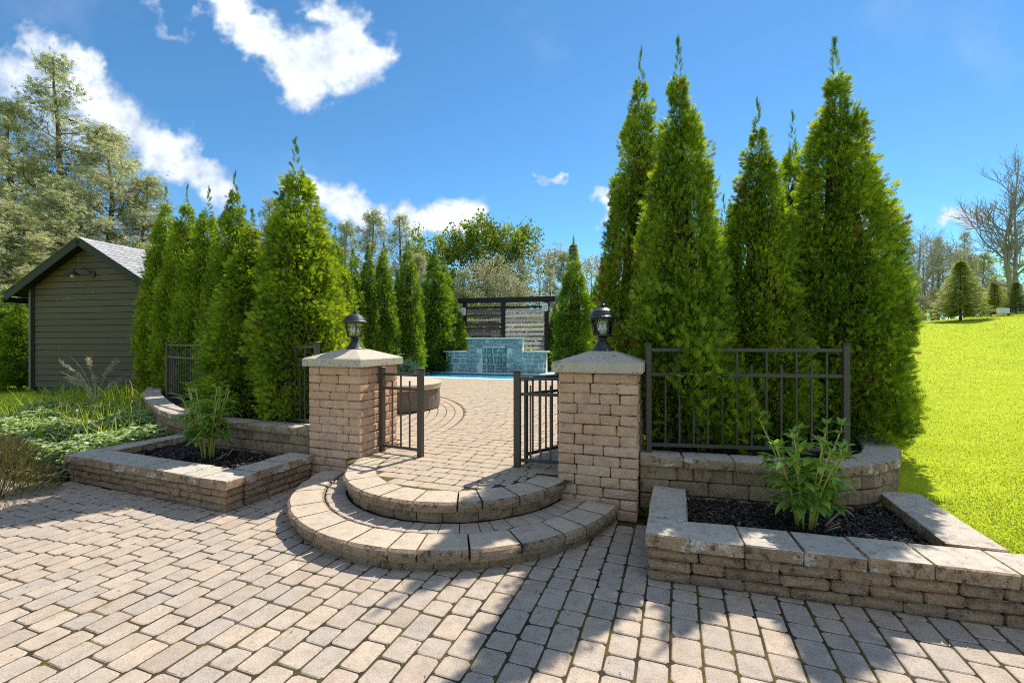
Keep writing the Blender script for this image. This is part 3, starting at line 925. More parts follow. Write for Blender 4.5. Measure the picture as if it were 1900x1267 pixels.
# left planter
LP0 = (-3.79, 2.94)
lp = thing('stone_planter', 'stone block planter of mulch in front of the left cedars', 'planter', WP(LP0[0], LP0[1], 0), -ALPHA, 'stone planters')
for i in range(3):
    z0, z1 = i * .072 - .005, (i + 1) * .072 - .005
    ins = .03 - .01 * i
    run_blocks(lp, (-2.57, .10 + ins), (-.02 - ins, ins), z0, z1, .2, 1, r_, WALLB, WL if i % 2 else [.26, .2, .31])
    run_blocks(lp, (-ins, .0 + ins + .2), (-ins, 1.03), z0, z1, .2, 1, r_, WALLB, WL)
    run_blocks(lp, (-2.56 + ins, 1.35), (-2.56 + ins, .3), z0, z1, .2, 1, r_, WALLB, WL)
run_blocks(lp, (-2.60, .10), (-.34, .012), .212, .30, .33, 1, r_, (COPEF, COPET), [.36, .32, .34], 'coping_stone', True, 0., b=.007, bulge=.004, jit=.004)
obj('coping_stone', block_mesh(.335, .33, .086, (COPEF, COPET), .007, .004, .004, 1, r_, True), lp, (-.168, .166, .256))
run_blocks(lp, (0., .335), (0., 1.05), .213, .301, .33, 1, r_, (COPEF, COPET), [.36, .35], 'coping_stone', True, b=.007, bulge=.004, jit=.004)
run_blocks(lp, (-2.58, 1.38), (-2.58, .43), .213, .301, .25, 1, r_, (COPEF, COPET), [.46, .5], 'coping_stone', True, b=.007, bulge=.004, jit=.004)
mulch('planter_soil', [(-6.2, 3.3), (-4.0, 3.2), (-3.9, 4.1), (-6.2, 4.35)], .20, 'dark mulch chips filling the left planter', SOIL, CHIPB, 9000, 7, hump=.03)

# ------------------------------------------------------------------ low retaining walls under the fences
def curve_wall(name, label, pts, courses, top_z, seed, group, depth=.28):
    r = random.Random(seed)
    c0 = pts[0]
    root = thing(name, label, 'wall', WP(c0[0], c0[1], 0), -ALPHA, group)
    P = [Vector((a - c0[0], b - c0[1], 0)) for a, b in pts]
    # resample
    def along(s):
        for i in range(len(P) - 1):
            l = (P[i + 1] - P[i]).length
            if s <= l or i == len(P) - 2: return P[i] + (P[i + 1] - P[i]) * (s / l)
            s -= l
    tot = sum((P[i + 1] - P[i]).length for i in range(len(P) - 1))
    for ci, (z0, z1, cop) in enumerate(courses):
        s = r.uniform(-.1, 0) if not cop else 0.
        s = max(s, 0)
        while s < tot - .05:
            l = r.choice([.36, .40] if cop else [.13, .25, .31]); l = min(l, tot - s)
            a, b = along(s), along(s + l); d = (b - a); ll = d.length; d.normalize()
            nrm = Vector((-d.y, d.x, 0)); dep = depth if cop else .2
            c = (a + b) / 2 + nrm * (dep / 2 + (0 if cop else .025))
            me = block_mesh(round(ll, 2) - .003, dep, z1 - z0 - .004, (COPEF, COPET) if cop else WALLB, .012, .003, .004, 4, r, cop)
            obj('coping_stone' if cop else 'block', me, root, (c.x, c.y, (z0 + z1) / 2), (0, 0, math.atan2(d.y, d.x)))
            s += l
    return root
RW = [(-.31, 4.08), (.47, 4.15), (1.15, 4.22), (1.47, 4.39), (1.68, 4.60), (1.84, 4.85), (1.95, 5.2), (2.0, 5.7), (1.95, 6.4)]
LW = [(-11.9, 7.6), (-11.0, 6.7), (-9.78, 5.85), (-8.8, 5.30), (-7.96, 4.87), (-7.2, 4.5), (-6.55, 4.26), (-5.9, 4.13), (-5.38, 4.08), (-4.6, 4.05), (-3.92, 4.04)]
curve_wall('retaining_wall', 'low curved block wall below the fence right of the gate', RW, [(.10, .235, False), (.235, .36, False), (.36, .475, False), (.475, .56, True)], .56, 41, 'low retaining walls')
curve_wall('retaining_wall', 'low curved block wall under the cedars left of the gate', LW, [(.06, .235, False), (.235, .36, False), (.36, .475, False), (.475, .56, True)], .56, 42, 'low retaining walls')
mulch('planting_bed', [(-.3, 4.3), (1.1, 4.42), (1.45, 4.7), (1.7, 5.2), (1.75, 6.4), (-.3, 7.4)], .53, 'dark mulch chips under the cedars right of the gate', SOIL, CHIPB, 1500, 9)
mulch('planting_bed', [(-11.8, 7.8), (-10.8, 6.9), (-9.6, 6.1), (-7.9, 5.1), (-6.5, 4.5), (-5.3, 4.32), (-3.95, 4.28), (-3.95, 5.4), (-6.5, 6.8), (-9.6, 8.2), (-11.8, 8.6)], .53, 'dark mulch chips under the cedars left of the gate', SOIL, CHIPB, 900, 10)

# ------------------------------------------------------------------ metal fences and gate panels
def fence(name, label, p0, p1, zb, zt, posts, spacing, group=None, cat='fence', tops=(.235,), post_w=.05, post_top=.03, extra=0., spears=False, short_first=True, railh=.032):
    """aluminium fence from p0 to p1 in the gate frame; every second picket stops above the middle rail"""
    d = Vector((p1[0] - p0[0], p1[1] - p0[1], 0)); L = d.length
    root = thing(name, label, cat, WP(p0[0], p0[1], zb), -ALPHA + math.atan2(d.y, d.x), group)
    hz = zt - zb
    for s in posts:
        mb = MB(); mb.cbox(s - post_w / 2, s + post_w / 2, -post_w / 2, post_w / 2, -.02, hz + post_top, .004)
        pt = mb.build('post', METAL, root)
        mb = MB(); mb.cbox(s - post_w / 2 - .004, s + post_w / 2 + .004, -post_w / 2 - .004, post_w / 2 + .004, hz + post_top + .001, hz + post_top + .014, .004)
        mb.build('post_cap', METAL, pt)
    zs_ = [hz - railh, hz - tops[0] - railh / 2, .055]
    for z in zs_:
        mb = MB(); mb.cbox(posts[0] + post_w / 2 - .005, posts[-1] - post_w / 2 + .005 + extra, -.013, .013, z, z + railh, .003)
        mb.build('rail', METAL, root)
    n = int(round((L - post_w) / spacing)); k = 0
    for i in range(1, n):
        s = post_w / 2 + (L - post_w) * i / n
        if any(abs(s - q) < .04 for q in posts): continue
        short = (i % 2 == (1 if short_first else 0))
        top = zs_[1] + railh + .075 if short else zs_[0] + .004
        mb = MB(); mb.cbox(s - .008, s + .008, -.008, .008, zs_[2] + .01, top, .002)
        pk = mb.build('picket', METAL, root)
        if spears and short:
            mb = MB(); mb.lathe([(.007, top - .002), (.014, top + .012), (.006, top + .022), (.016, top + .036), (.001, top + .085)], 8, (s, 0, 0)); mb.build('finial', METAL, pk)
    return root
fence('metal_fence', 'brown metal fence panel before the tall cedars right of the gate', (-.245, 4.27), (1.34, 4.60), .555, 1.49, [0, 1.62], .118, 'metal fences', extra=.06)
fence('metal_fence', 'brown metal fence half hidden by the cedars left of the gate', (-3.95, 4.20), (-8.9, 5.75), .53, 1.50, [0, 1.73, 3.46, 5.18], .118, 'metal fences')
fence('gate_panel', 'narrow fixed metal panel beside the left brick pillar', (-3.14, 4.33), (-2.60, 4.27), Z2, 1.20, [0.0, .54], .108, 'fixed panels beside the gate opening', 'gate panel', tops=(.17,), post_w=.058, post_top=.05, railh=.03)
fence('gate_panel', 'narrow fixed metal panel beside the right brick pillar', (-1.49, 4.25), (-1.03, 4.30), Z2, 1.20, [0.0, .46], .092, 'fixed panels beside the gate opening', 'gate panel', tops=(.17,), post_w=.066, post_top=.05, railh=.03)
fence('garden_gate', 'open metal gate leaf with spear finials behind the right gate panel', (-1.45, 4.36), (-.98, 5.25), Z2 + .03, 1.19, [.02, .98], .094, None, 'gate', tops=(.17,), post_w=.035, post_top=.0, spears=True, railh=.03)

# ------------------------------------------------------------------ foliage builders
def unit(a): return a / (np.linalg.norm(a, axis=1, keepdims=True) + 1e-9)

FROND = None
def frond_template(k=4):
    """flat cedar spray: a spine with slim side leaves; unit length along +y, in the xy plane"""
    V = [(-.035, 0, 0), (.035, 0, 0), (0, 1, .0)]; F = [(0, 1, 2)]
    for i in range(k):
        y = .10 + .62 * i / k
        l = .42 * (1 - .45 * i / k)
        for s in (-1, 1):
            q = len(V)
            yy = y + (.06 if s > 0 else 0)
            V += [(0, yy - .05, 0), (0, yy + .09, 0), (s * l, yy + l * .75, -.05)]
            F.append((q, q + 1, q + 2) if s < 0 else (q, q + 2, q + 1))
    return np.array(V), np.array(F)

def scatter(TV, TF, pos, ydir, ndir, scale, tint):
    """copies of a template: local y along ydir, local z along ndir"""
    y = unit(ydir); x = unit(np.cross(y, ndir)); z = np.cross(x, y)
    V = pos[:, None, :] + scale[:, None, None] * (TV[None, :, 0:1] * x[:, None, :] + TV[None, :, 1:2] * y[:, None, :] + TV[None, :, 2:3] * z[:, None, :])
    F = TF[None] + (np.arange(len(pos)) * len(TV))[:, None, None]
    return V.reshape(-1, 3), F.reshape(-1, TF.shape[1]), np.repeat(tint, len(TV))

def cedar_profile(t, sharp=.85):
    """radius of the crown (0..1) at height t (0..1)"""
    base = np.clip((1 - t ** 2.0), 0, 1) ** sharp
    return base * (.88 + .12 * sst(t, 0, .2)) * (1 - .12 * sst(t, .75, .98))

def cedar_mesh(seed, H, R, nclump, per, frond, brown=.06, mat_=None, kf=4, leader=.15, sharp=.86):
    """clipped-looking emerald cedar: lobes of sprays all over a tall cone, a thin ragged leader on top"""
    r = np.random.RandomState(seed)
    TV, TF = frond_template(kf)
    # clumps, more where the cone is wide
    t = []
    while len(t) < nclump:
        c = r.uniform(0, 1, nclump); k = r.uniform(0, 1, nclump) < cedar_profile(c, sharp) * 1.05 + .05
        t += list(c[k])
    t = np.array(t[:nclump]); az = r.uniform(0, 2 * np.pi, nclump)
    lob = 1 + .07 * np.sin(az * 3 + t * 9 + seed) + .05 * np.sin(az * 5 - t * 17 + seed * 2)
    rr = R * cedar_profile(t, sharp) * lob * r.uniform(.80, 1.08, nclump)
    cz = H * (.02 + (.965 - leader * .55) * t)
    cs = R * (.24 + .10 * r.rand(nclump)) * (.35 + .65 * cedar_profile(t, sharp) ** .5)       # lobe size
    ctint = np.clip(r.normal(.46, .22, nclump), .03, .84)
    cb = r.rand(nclump) < brown
    C = np.stack([rr * np.cos(az), rr * np.sin(az), cz], 1)
    idx = np.repeat(np.arange(nclump), per); n = len(idx)
    off = unit(r.normal(0, 1, (n, 3))) * (r.uniform(.15, 1, n) ** .6)[:, None]
    off *= cs[idx][:, None] * np.array([1, 1, 1.25])
    P = C[idx] + off
    ax = np.stack([np.zeros(n), np.zeros(n), P[:, 2]], 1)
    outw = unit((P - ax) * np.array([1, 1, 0]) + 1e-6)
    # pull sprays that fell too deep outward
    rad = np.linalg.norm((P - ax)[:, :2], axis=1)
    yd = unit(outw * r.uniform(.3, 1., n)[:, None] + np.array([0, 0, .75]) * r.uniform(.4, 1.2, n)[:, None] + unit(off) * .5 + r.normal(0, .28, (n, 3)))
    nd = unit(np.cross(outw, np.array([0, 0, 1.])) + r.normal(0, .7, (n, 3)))
    s = frond * r.uniform(.65, 1.25, n)
    tn = np.clip(ctint[idx] + r.normal(0, .10, n), 0, .85)
    br = (cb[idx] & (r.rand(n) < .55)) | (r.rand(n) < brown * .25)
    tn[br] = r.uniform(.9, 1, br.sum())
    V, F, T_ = scatter(TV, TF, P, yd, nd, s, tn)
    # leader: loose upright sprays
    m = 34; lt = np.linspace(0, 1, m) ** .9
    lz = H * (1 - leader + leader * .97 * lt); lr = R * .10 * (1 - lt) ** 1.2
    la = r.uniform(0, 6.28, m)
    LP = np.stack([lr * np.cos(la), lr * np.sin(la), lz], 1)
    op = (.75 * (1 - lt) + .12)[:, None]
    ld = unit(np.stack([np.cos(la), np.sin(la), np.zeros(m)], 1) * op + np.array([0, 0, 1.]) + r.normal(0, .08, (m, 3)))
    V2, F2, T2 = scatter(TV * np.array([.7, 1, 1]), TF, LP, ld, unit(r.normal(0, 1, (m, 3))), frond * 1.5 * r.uniform(.7, 1.2, m), r.uniform(.02, .3, m))
    F2 = F2 + len(V)
    V = np.concatenate([V, V2]); F = np.concatenate([F, F2]); T_ = np.concatenate([T_, T2])
    mi = np.zeros(len(F), dtype=np.int32)
    # brown twiggy heart
    ns, nk = 14, 12; HV = []; HF = []
    for i in range(ns + 1):
        tt = i / ns
        for k in range(nk):
            aa = 2 * np.pi * k / nk
            q = R * .60 * (1 - .45 * tt) * cedar_profile(np.array(tt * .78), sharp) * (1 + r.uniform(-.12, .12)) * (1 if tt < .99 else .05) + .003
            HV.append((q * np.cos(aa), q * np.sin(aa), H * (.03 + .74 * tt)))
    for i in range(ns):
        for k in range(nk):
            a0, a1 = i * nk + k, i * nk + (k + 1) % nk
            HF += [(a0, a1, a1 + nk), (a0, a1 + nk, a0 + nk)]
    HF = np.array(HF) + len(V)
    V = np.concatenate([V, HV]); F = np.concatenate([F, HF]); T_ = np.concatenate([T_, np.full(len(HV), .3)])
    mi = np.concatenate([mi, np.ones(len(HF), dtype=np.int32)])
    return bigmesh('cedar_crown', V, F, [mat_ or CEDAR, TWIG], T_, mi)

def trunk_mesh(h, r0, m, seed=0, lean=0.):
    r = random.Random(seed)
    pts = [(lean * (i / 5) ** 2 + r.uniform(-.01, .01), r.uniform(-.01, .01), -.1 + (h + .1) * i / 5) for i in range(6)]
    V, F = tube(pts, [r0 * (1.25 - .85 * i / 5) for i in range(6)], 8)
    return mesh('trunk', V, F, m)

# near cedars: three crowns of unit-like size, stretched a little per tree
CROWN_H, CROWN_R = 4.4, .56
near_crowns = [cedar_mesh(101, CROWN_H, CROWN_R, 620, 44, .080, .10), cedar_mesh(102, CROWN_H, CROWN_R, 620, 44, .080, .05), cedar_mesh(103, CROWN_H, CROWN_R, 600, 44, .082, .03)]
cedar_trunk = trunk_mesh(2.5, .045, BARK, 1)
far_crowns = [cedar_mesh(111, 4.4, .55, 420, 30, .125, .02, CEDARF, 3, sharp=.85, leader=.07), cedar_mesh(112, 4.4, .55, 420, 30, .125, .02, CEDARF, 3, sharp=.95, leader=.06)]
def cedar(px_top, py_top, Y, R, px_base=None, zb=.5, label='', crown=0, near=True, group=None, rz=0.):
    top = at(px_top, py_top, Y)
    bx = ((px_base if px_base is not None else px_top) - 950) / FPX * Y
    root = thing('cedar_tree', label, 'tree', (bx, Y, zb), rz, group)
    H = top.z - zb
    me = (near_crowns if near else far_crowns)[crown]
    sh = (top.x - bx)
    c = obj('crown', me, root, (0, 0, 0), (0, 0, 0))
    ang = math.atan2(sh, H)
    c.rotation_euler = (0, ang, 0) if rz == 0 else (0, 0, 0)
    c.scale = (.83 * R / CROWN_R, .83 * R / CROWN_R, H / CROWN_H)
    if rz:
        d = Vector((math.cos(-rz) * sh, math.sin(-rz) * sh, H)); c.rotation_euler = Vector((0, 0, 1)).rotation_difference(d).to_euler()
    obj('trunk', cedar_trunk, root, (0, 0, 0), (0, 0, 0), (1, 1, H / CROWN_H))
    return root
G1 = 'tall cedars behind the right fence'; G2 = 'cedars along the left fence'; G3 = 'clipped cedars round the pool'
cedar(1190, 92, 6.0, .56, 1178, .5, 'tall cedar rising behind the lantern of the right pillar', 0, True, G1, .4)
cedar(1258, 78, 4.62, .51, 1264, .5, 'tall cedar pushing through the fence beside the right pillar', 1, True, G1, 2.1)
def side_branches(root, c, rad, n, seed):
    r = np.random.RandomState(seed); TV, TF = frond_template(4)
    P = unit(r.normal(0, 1, (n, 3))) * (r.uniform(.05, 1, n) ** .5)[:, None]
    P = P * np.array(rad) * (1 + .25 * np.sin(P[:, 2:3] * 7 + P[:, 0:1] * 5))
    yd = unit(P * .8 + np.array([0, -.5, .6]) + r.normal(0, .3, (n, 3)))
    V, F, T_ = scatter(TV, TF, P, yd, unit(np.array([.6, .2, 0]) + r.normal(0, .7, (n, 3))), .095 * r.uniform(.65, 1.25, n), np.clip(r.normal(.45, .2, n), 0, .86))
    o = obj('side_branches', bigmesh('side_branches', V, F, CEDAR, T_), root)
    M = Matrix.Rotation(-root.rotation_euler.z, 3, 'Z')
    o.location = M @ (Vector(c) - root.location); o.rotation_euler = (0, 0, -root.rotation_euler.z)
tB = bpy.data.objects['cedar_tree.001']
side_branches(tB, WP(.16, 4.42, 1.28), (.26, .20, .42), 900, 61)
side_branches(tB, WP(.48, 4.55, .95), (.24, .20, .38), 620, 62)
side_branches(tB, WP(-.02, 4.62, 1.75), (.34, .26, .40), 800, 63)
cedar(1343, 365, 6.7, .42, 1345, .5, 'slim short cedar in the gap behind the right fence', 2, True, G1, 1.)
cedar(1405, 187, 4.85, .50, 1412, .5, 'mid-height cedar behind the middle of the right fence', 0, True, G1, 3.3)
cedar(1470, 212, 6.7, .50, 1474, .5, 'dark narrow cedar seen between the two big right cedars', 2, True, G1, 4.)
cedar(1548, 76, 4.85, .62, 1576, .5, 'tallest widest cedar beside the lawn at the end of the right fence', 1, True, G1, 5.)
cedar(1500, 556, 4.95, .24, 1502, .5, 'stubby young cedar tucked between the taller right cedars', 2, True, G1, 5.5)
cedar(1630, 530, 5.9, .30, 1636, .4, 'short cedar glowing yellow behind the tallest cedar by the lawn', 2, True, G1, .5)
cedar(548, 260, 6.15, .66, 568, .5, 'big pointed cedar just left of the left gate pillar', 2, True, G2, .9)
cedar(468, 392, 6.45, .62, 465, .5, 'broad short cedar left of the big pointed one', 1, True, G2, 2.6)
cedar(437, 320, 8.4, .54, 422, .5, 'cedar with a browned top behind the broad short one', 0, True, G2, 1.2)
cedar(388, 350, 9.3, .58, 370, .5, 'slim cedar in the middle of the left row', 2, True, G2, 3.9)
cedar(348, 346, 10.0, .60, 337, .5, 'second cedar from the shed end of the left row', 1, True, G2, 5.2)
cedar(308, 350, 10.6, .60, 309, .5, 'cedar nearest the shed at the end of the left row', 0, True, G2, .2)
cedar(622, 422, 8.6, .50, 627, .4, 'sunlit cedar half hidden behind the left gate lantern', 1, True, G2, 4.4)
BACK = [(655, 466, 15., 0.50, 'leftmost cedar of the hedge behind the pool'), (683, 458, 15.5, 0.56, 'second cedar from the left of the pool hedge'),
        (712, 455, 16., 0.58, 'third cedar from the left of the pool hedge'), (737, 505, 17., 0.38, 'small cedar wedged low in the pool hedge'),
        (757, 452, 17.0, 0.65, 'tall cedar left of the widest one in the pool hedge'), (806, 466, 18.9, 1.00, 'widest cedar of the pool hedge left of the screen'),
        (824, 480, 20.2, 0.69, 'cedar peeping out behind the widest one of the pool hedge'), (846, 560, 19.3, 0.62, 'low cedar against the left post of the dark screen'),
        (1066, 472, 17., 0.83, 'tall cedar right of the dark slatted screen'), (1030, 566, 19.3, 0.47, 'low bright cedar against the right post of the screen'), (1108, 515, 19., 0.62, 'cedar behind the right pillar lantern at the pool'),
        (590, 430, 16, 0.62, 'cedar of the pool hedge hidden behind the left row')]
for i, (px, py, Y, R, lb) in enumerate(BACK):
    cedar(px, py, Y, R, None, .25, lb, i % 2, False, G3, .7 * i + .3)
for i, (px, py, Y, R, lb) in enumerate([(8, 540, 13.5, .75, 'bright topped hedge cedar at the left picture edge'), (36, 556, 13.2, .6, 'hedge cedar touching the shed corner'), (-40, 520, 14.5, .8, 'hedge cedar beyond the left picture edge')]):
    if i < 2: cedar(px, py, Y, R, None, .2, lb, i % 2, False, 'hedge cedars left of the shed', .5 + i)

# ------------------------------------------------------------------ wild trees of the wood
LEAF2 = (np.array([(0, 0, 0), (.35, .45, .06), (0, 1, 0), (-.35, .45, .06)]), np.array([(0, 1, 2), (0, 2, 3)]))
def limb_tree(seed, H, spread, first=.25, nl=26, up=.5, levels=2, sub=4, r0=None, wob=.06, top_taper=True):
    """trunk with limbs: list of tubes and list of twig ends (points, directions)"""
    r = random.Random(seed); tubes = []; ends = []
    r0 = r0 or H * .017
    tp = [Vector((0, 0, -.3))]
    for i in range(1, 11):
        tp.append(Vector((tp[-1].x + r.gauss(0, wob) * H / 12, tp[-1].y + r.gauss(0, wob) * H / 12, H * i / 10)))
    tubes.append((tp, [r0 * (1 - .9 * i / 10) + .004 for i in range(11)], 6))
    def grow(p, d, L, rad, lev):
        pts = [p]; n = 4
        for i in range(n):
            d = (d + Vector((r.gauss(0, .16), r.gauss(0, .16), r.gauss(0, .1) + .05))).normalized()
            pts.append(pts[-1] + d * (L / n))
        tubes.append((pts, [rad * (1 - .75 * i / n) + .002 for i in range(n + 1)], 4))
        for q in pts[2:]: ends.append((q, d))
        if lev > 0:
            for k in range(sub):
                s = r.uniform(.3, 1.); i = min(int(s * n), n - 1)
                b = pts[i].lerp(pts[i + 1], s * n - i)
                dd = (d + Vector((r.gauss(0, .6), r.gauss(0, .6), r.gauss(0, .4)))).normalized()
                grow(b, dd, L * r.uniform(.35, .6), rad * .5, lev - 1)
    for k in range(nl):
        t = first + (1 - first) * (k + r.random()) / nl
        i = min(int(t * 10), 9); b = tp[i].lerp(tp[i + 1], t * 10 - i)
        a = k * 2.4 + r.uniform(-.5, .5)
        prof = spread(t)
        d = Vector((math.cos(a), math.sin(a), up + r.uniform(-.25, .25))).normalized()
        grow(b, d, prof * r.uniform(.75, 1.15), r0 * .32 * (1.1 - t), levels - 1)
    return tubes, ends
def tubes_mesh(tubes, m, name='trunk'):
    mb = MB()
    for p, rd, n in tubes: mb.tube(p, rd, n)
    return mesh(name, mb.v, mb.f, m)
def leaves_mesh(ends, per, size, sig, m, seed, tmean=.5, tsd=.2, tmpl=None):
    r = np.random.RandomState(seed)
    P = np.array([tuple(e[0]) for e in ends]); D_ = np.array([tuple(e[1]) for e in ends])
    idx = np.repeat(np.arange(len(P)), per); n = len(idx)
    pos = P[idx] + r.normal(0, sig, (n, 3)); d = unit(D_[idx] * .6 + r.normal(0, .7, (n, 3)))
    base = np.clip(r.normal(tmean, tsd * .7, len(P)), 0, 1)[idx]
    TV, TF = tmpl or LEAF2
    V, F, T_ = scatter(TV, TF, pos, d, unit(r.normal(0, 1, (n, 3))), size * r.uniform(.6, 1.3, n), np.clip(base + r.normal(0, tsd * .6, n), 0, 1))
    return bigmesh('crown', V, F, m, T_)
F3 = frond_template(2)
cone = lambda R: (lambda t: R * (1.06 - t) ** .75)
ball = lambda R: (lambda t: R * (.35 + 1.3 * math.sin(math.pi * min(1, max(0, (t - .15) / .95))) * .7))
def species(seed, H, spread, kw, leafkw, bark=BARK):
    tb, en = limb_tree(seed, H, spread, **kw)
    cr = leaves_mesh(en, seed=seed, **leafkw) if leafkw else None
    zmax = max(max(p.z for p in t[0]) for t in tb)
    if cr:
        co = np.empty(len(cr.vertices) * 3, dtype=np.float32); cr.vertices.foreach_get('co', co); zmax = float(np.percentile(co[2::3], 99.8))
    return tubes_mesh(tb, bark), cr, zmax
SP = {
    'wildA': species(1, 12, cone(3.0), dict(first=.06, nl=62, up=.35, sub=4), dict(per=13, size=.23, sig=.17, m=WILD, tmean=.5, tsd=.32, tmpl=F3)),
    'wildB': species(2, 12, cone(2.6), dict(first=.04, nl=66, up=.5, sub=4), dict(per=14, size=.22, sig=.17, m=WILD, tmean=.62, tsd=.3, tmpl=F3)),
    'wildC': species(3, 12, cone(2.0), dict(first=.12, nl=52, up=.3, sub=4), dict(per=8, size=.21, sig=.15, m=WILD, tmean=.35, tsd=.35, tmpl=F3)),
    'leafy': species(4, 11, ball(3.6), dict(first=.25, nl=22, up=.7, sub=5), dict(per=24, size=.27, sig=.33, m=SPRING, tmean=.32, tsd=.3)),
    'leafy2': species(5, 11, ball(3.0), dict(first=.2, nl=22, up=.8, sub=5), dict(per=20, size=.25, sig=.32, m=SPRING, tmean=.4, tsd=.3)),
    'pale': species(6, 10, ball(2.4), dict(first=.15, nl=26, up=.9, sub=5), dict(per=12, size=.17, sig=.26, m=PALEL, tmean=.5, tsd=.3), GREYBARK),
    'bare': species(7, 11, ball(2.2), dict(first=.22, nl=30, up=.9, sub=6, levels=3), None, GREYBARK),
    'brush': species(8, 4.5, ball(2.3), dict(first=.05, nl=26, up=.8, sub=4), dict(per=24, size=.18, sig=.26, m=SPRING, tmean=.65, tsd=.35)),
    'brushp': species(9, 4.5, ball(2.3), dict(first=.05, nl=26, up=.8, sub=4), dict(per=20, size=.17, sig=.26, m=PALEL, tmean=.5, tsd=.35), GREYBARK),
}
def wood(kind, px, py, Y, label, group, name='wild_tree', wid=1., rz=None, cat='tree'):
    tr, cr, H0 = SP[kind]
    top = at(px, py, Y); zb = ground_z(top.x, Y)
    s = (top.z - zb) / H0
    root = thing(name, label, cat, (top.x, Y, zb), rz if rz is not None else (px * .37) % 6.28, group)
    obj('trunk', tr, root, scale=(s * wid, s * wid, s))
    if cr: obj('crown', cr, root, scale=(s * wid, s * wid, s))
    return root
GL = 'old trees behind the shed'; GW = 'trees of the wood behind the pool'; GB = 'brush at the foot of the wood'; GR = 'trees beyond the lawn'
wood('wildC', 100, 100, 19, 'tallest thin-topped tree behind the shed', GL, wid=1.05)
wood('wildB', 215, 235, 19.5, 'dense rounded tree right of the tallest one behind the shed', GL, wid=1.35)
wood('wildA', 20, 185, 18, 'ragged tree at the left picture edge behind the shed', GL, wid=1.1)
wood('wildB', 130, 330, 17.5, 'pale bushy tree directly above the shed ridge', GL, wid=1.6)
wood('wildA', 268, 330, 20, 'tree partly hidden by the left cedar row', GL, wid=1.2)
wood('wildB', 10, 370, 15.5, 'low pale tree above the left shed eave', GL, wid=1.9)
wood('wildA', 55, 300, 21, 'grey-green tree in the gap left of the tallest tree', GL, wid=1.3)
for i, (k, px, py, Y, wd, lb) in enumerate([
    ('wildC', 500, 368, 26, .9, 'thin brownish tree showing left of the big pointed cedar'), ('wildA', 455, 410, 28, 1., 'tree hidden low behind the left cedar row'),
    ('wildC', 590, 420, 27, 1., 'thin tree right of the big pointed cedar'), ('wildA', 640, 412, 29, 1., 'wood tree above the left gate lantern'),
    ('wildA', 690, 392, 28, 1.1, 'tall brown-green tree left of centre in the wood'), ('wildC', 742, 398, 27, 1.2, 'open-crowned tree left of the white cloud'),
    ('leafy2', 808, 425, 30, .9, 'green tree under the white cloud in the wood'), ('leafy', 878, 415, 29, .95, 'bright yellow-green round tree right of the cloud'),
    ('leafy', 935, 403, 30, .95, 'tallest leafy tree above the slatted screen'), ('pale', 905, 470, 25, 1.1, 'pale budding tree in front of the leafy pair'),
    ('pale', 1003, 450, 29, 1.1, 'pale bare-topped tree right of the leafy pair'), ('wildA', 1045, 468, 28, .8, 'grey tree right of the screen in the wood'),
    ('pale', 1095, 465, 28, 1., 'pale tree next to the right cedars'), ('wildB', 770, 470, 25, 1.2, 'broad pale tree behind the pool hedge'),
    ('wildA', 860, 500, 24, 1.2, 'dark low tree behind the left screen post'), ('pale', 965, 495, 24, 1.2, 'pale low tree above the right half of the screen'),
    ('wildC', 1020, 500, 25, 1.2, 'thin low tree above the right screen post'), ('wildB', 700, 480, 24, 1.1, 'broad tree behind the left part of the pool hedge'),
    ('wildC', 545, 440, 24, 1.1, 'thin tree hidden behind the big pointed cedar'), ('wildA', 1130, 480, 30, 1.1, 'tree behind the right cedars in the wood')]):
    wood(k, px, py, Y, lb, GW, wid=wd)
for i, (k, px, py, Y, wd, lb) in enumerate([('brush', 880, 560, 22, 1.1, 'yellow-green brush behind the left half of the screen'), ('brushp', 945, 560, 22, 1.1, 'pale brush behind the middle of the screen'),
    ('brush', 1000, 568, 21.5, 1., 'green brush behind the right half of the screen'), ('brushp', 1055, 560, 23, 1.1, 'pale brush right of the screen'), ('brush', 1105, 565, 22, 1.1, 'green brush behind the right gate lantern'),
    ('brushp', 740, 545, 22, 1.1, 'pale brush showing between the pool hedge cedars'), ('brush', 660, 550, 21, 1.1, 'green brush behind the left gate lantern')]):
    wood(k, px, py, Y, lb, GB, 'wild_bush', wd, cat='bush')
# beyond the lawn
for (k, px, py, Y, wd, lb) in [('bare', 1705, 408, 30, 1.1, 'bare grey tree clump nearest the tall cedars'), ('bare', 1668, 450, 32, 1., 'thin bare tree half behind the tallest cedar'), ('wildC', 1740, 440, 31, .9, 'thin dark tree left of the spruce'),
    ('bare', 1655, 430, 28, 1., 'bare grey tree rising just right of the tallest cedar'), ('bare', 1730, 425, 28, 1.2, 'bare twiggy tree in the middle of the grey clump'), ('pale', 1715, 440, 31, 1.1, 'pale twiggy tree inside the grey clump'), ('pale', 1765, 455, 30, 1.1, 'pale twiggy tree left of the big bare tree'), ('wildC', 1790, 430, 31, 1., 'dark thin tree behind the spruce'), ('wildA', 1825, 470, 30, 1.1, 'grey-brown tree behind the bare maple'), ('pale', 1690, 500, 28, 1., 'pale brushy tree at the lawn edge by the cedars'),
    ('brushp', 1760, 530, 27, 1.2, 'pale brush at the top of the lawn'), ('brushp', 1850, 520, 29, 1.3, 'pale brush behind the bare maple'), ('leafy2', 1895, 545, 27, .8, 'green tree at the right picture edge'), ('brushp', 1705, 545, 27, 1.2, 'pale brush under the grey tree clump'), ('brushp', 1800, 540, 28, 1.2, 'pale brush between the spruce and the big bare tree'), ('brushp', 1735, 555, 26, 1., 'pale low brush left of the wide spruce'), ('brush', 1690, 560, 25, .9, 'yellow-green bush beside the tallest cedar')]:
    wood(k, px, py, Y, lb, GR, wid=wd)

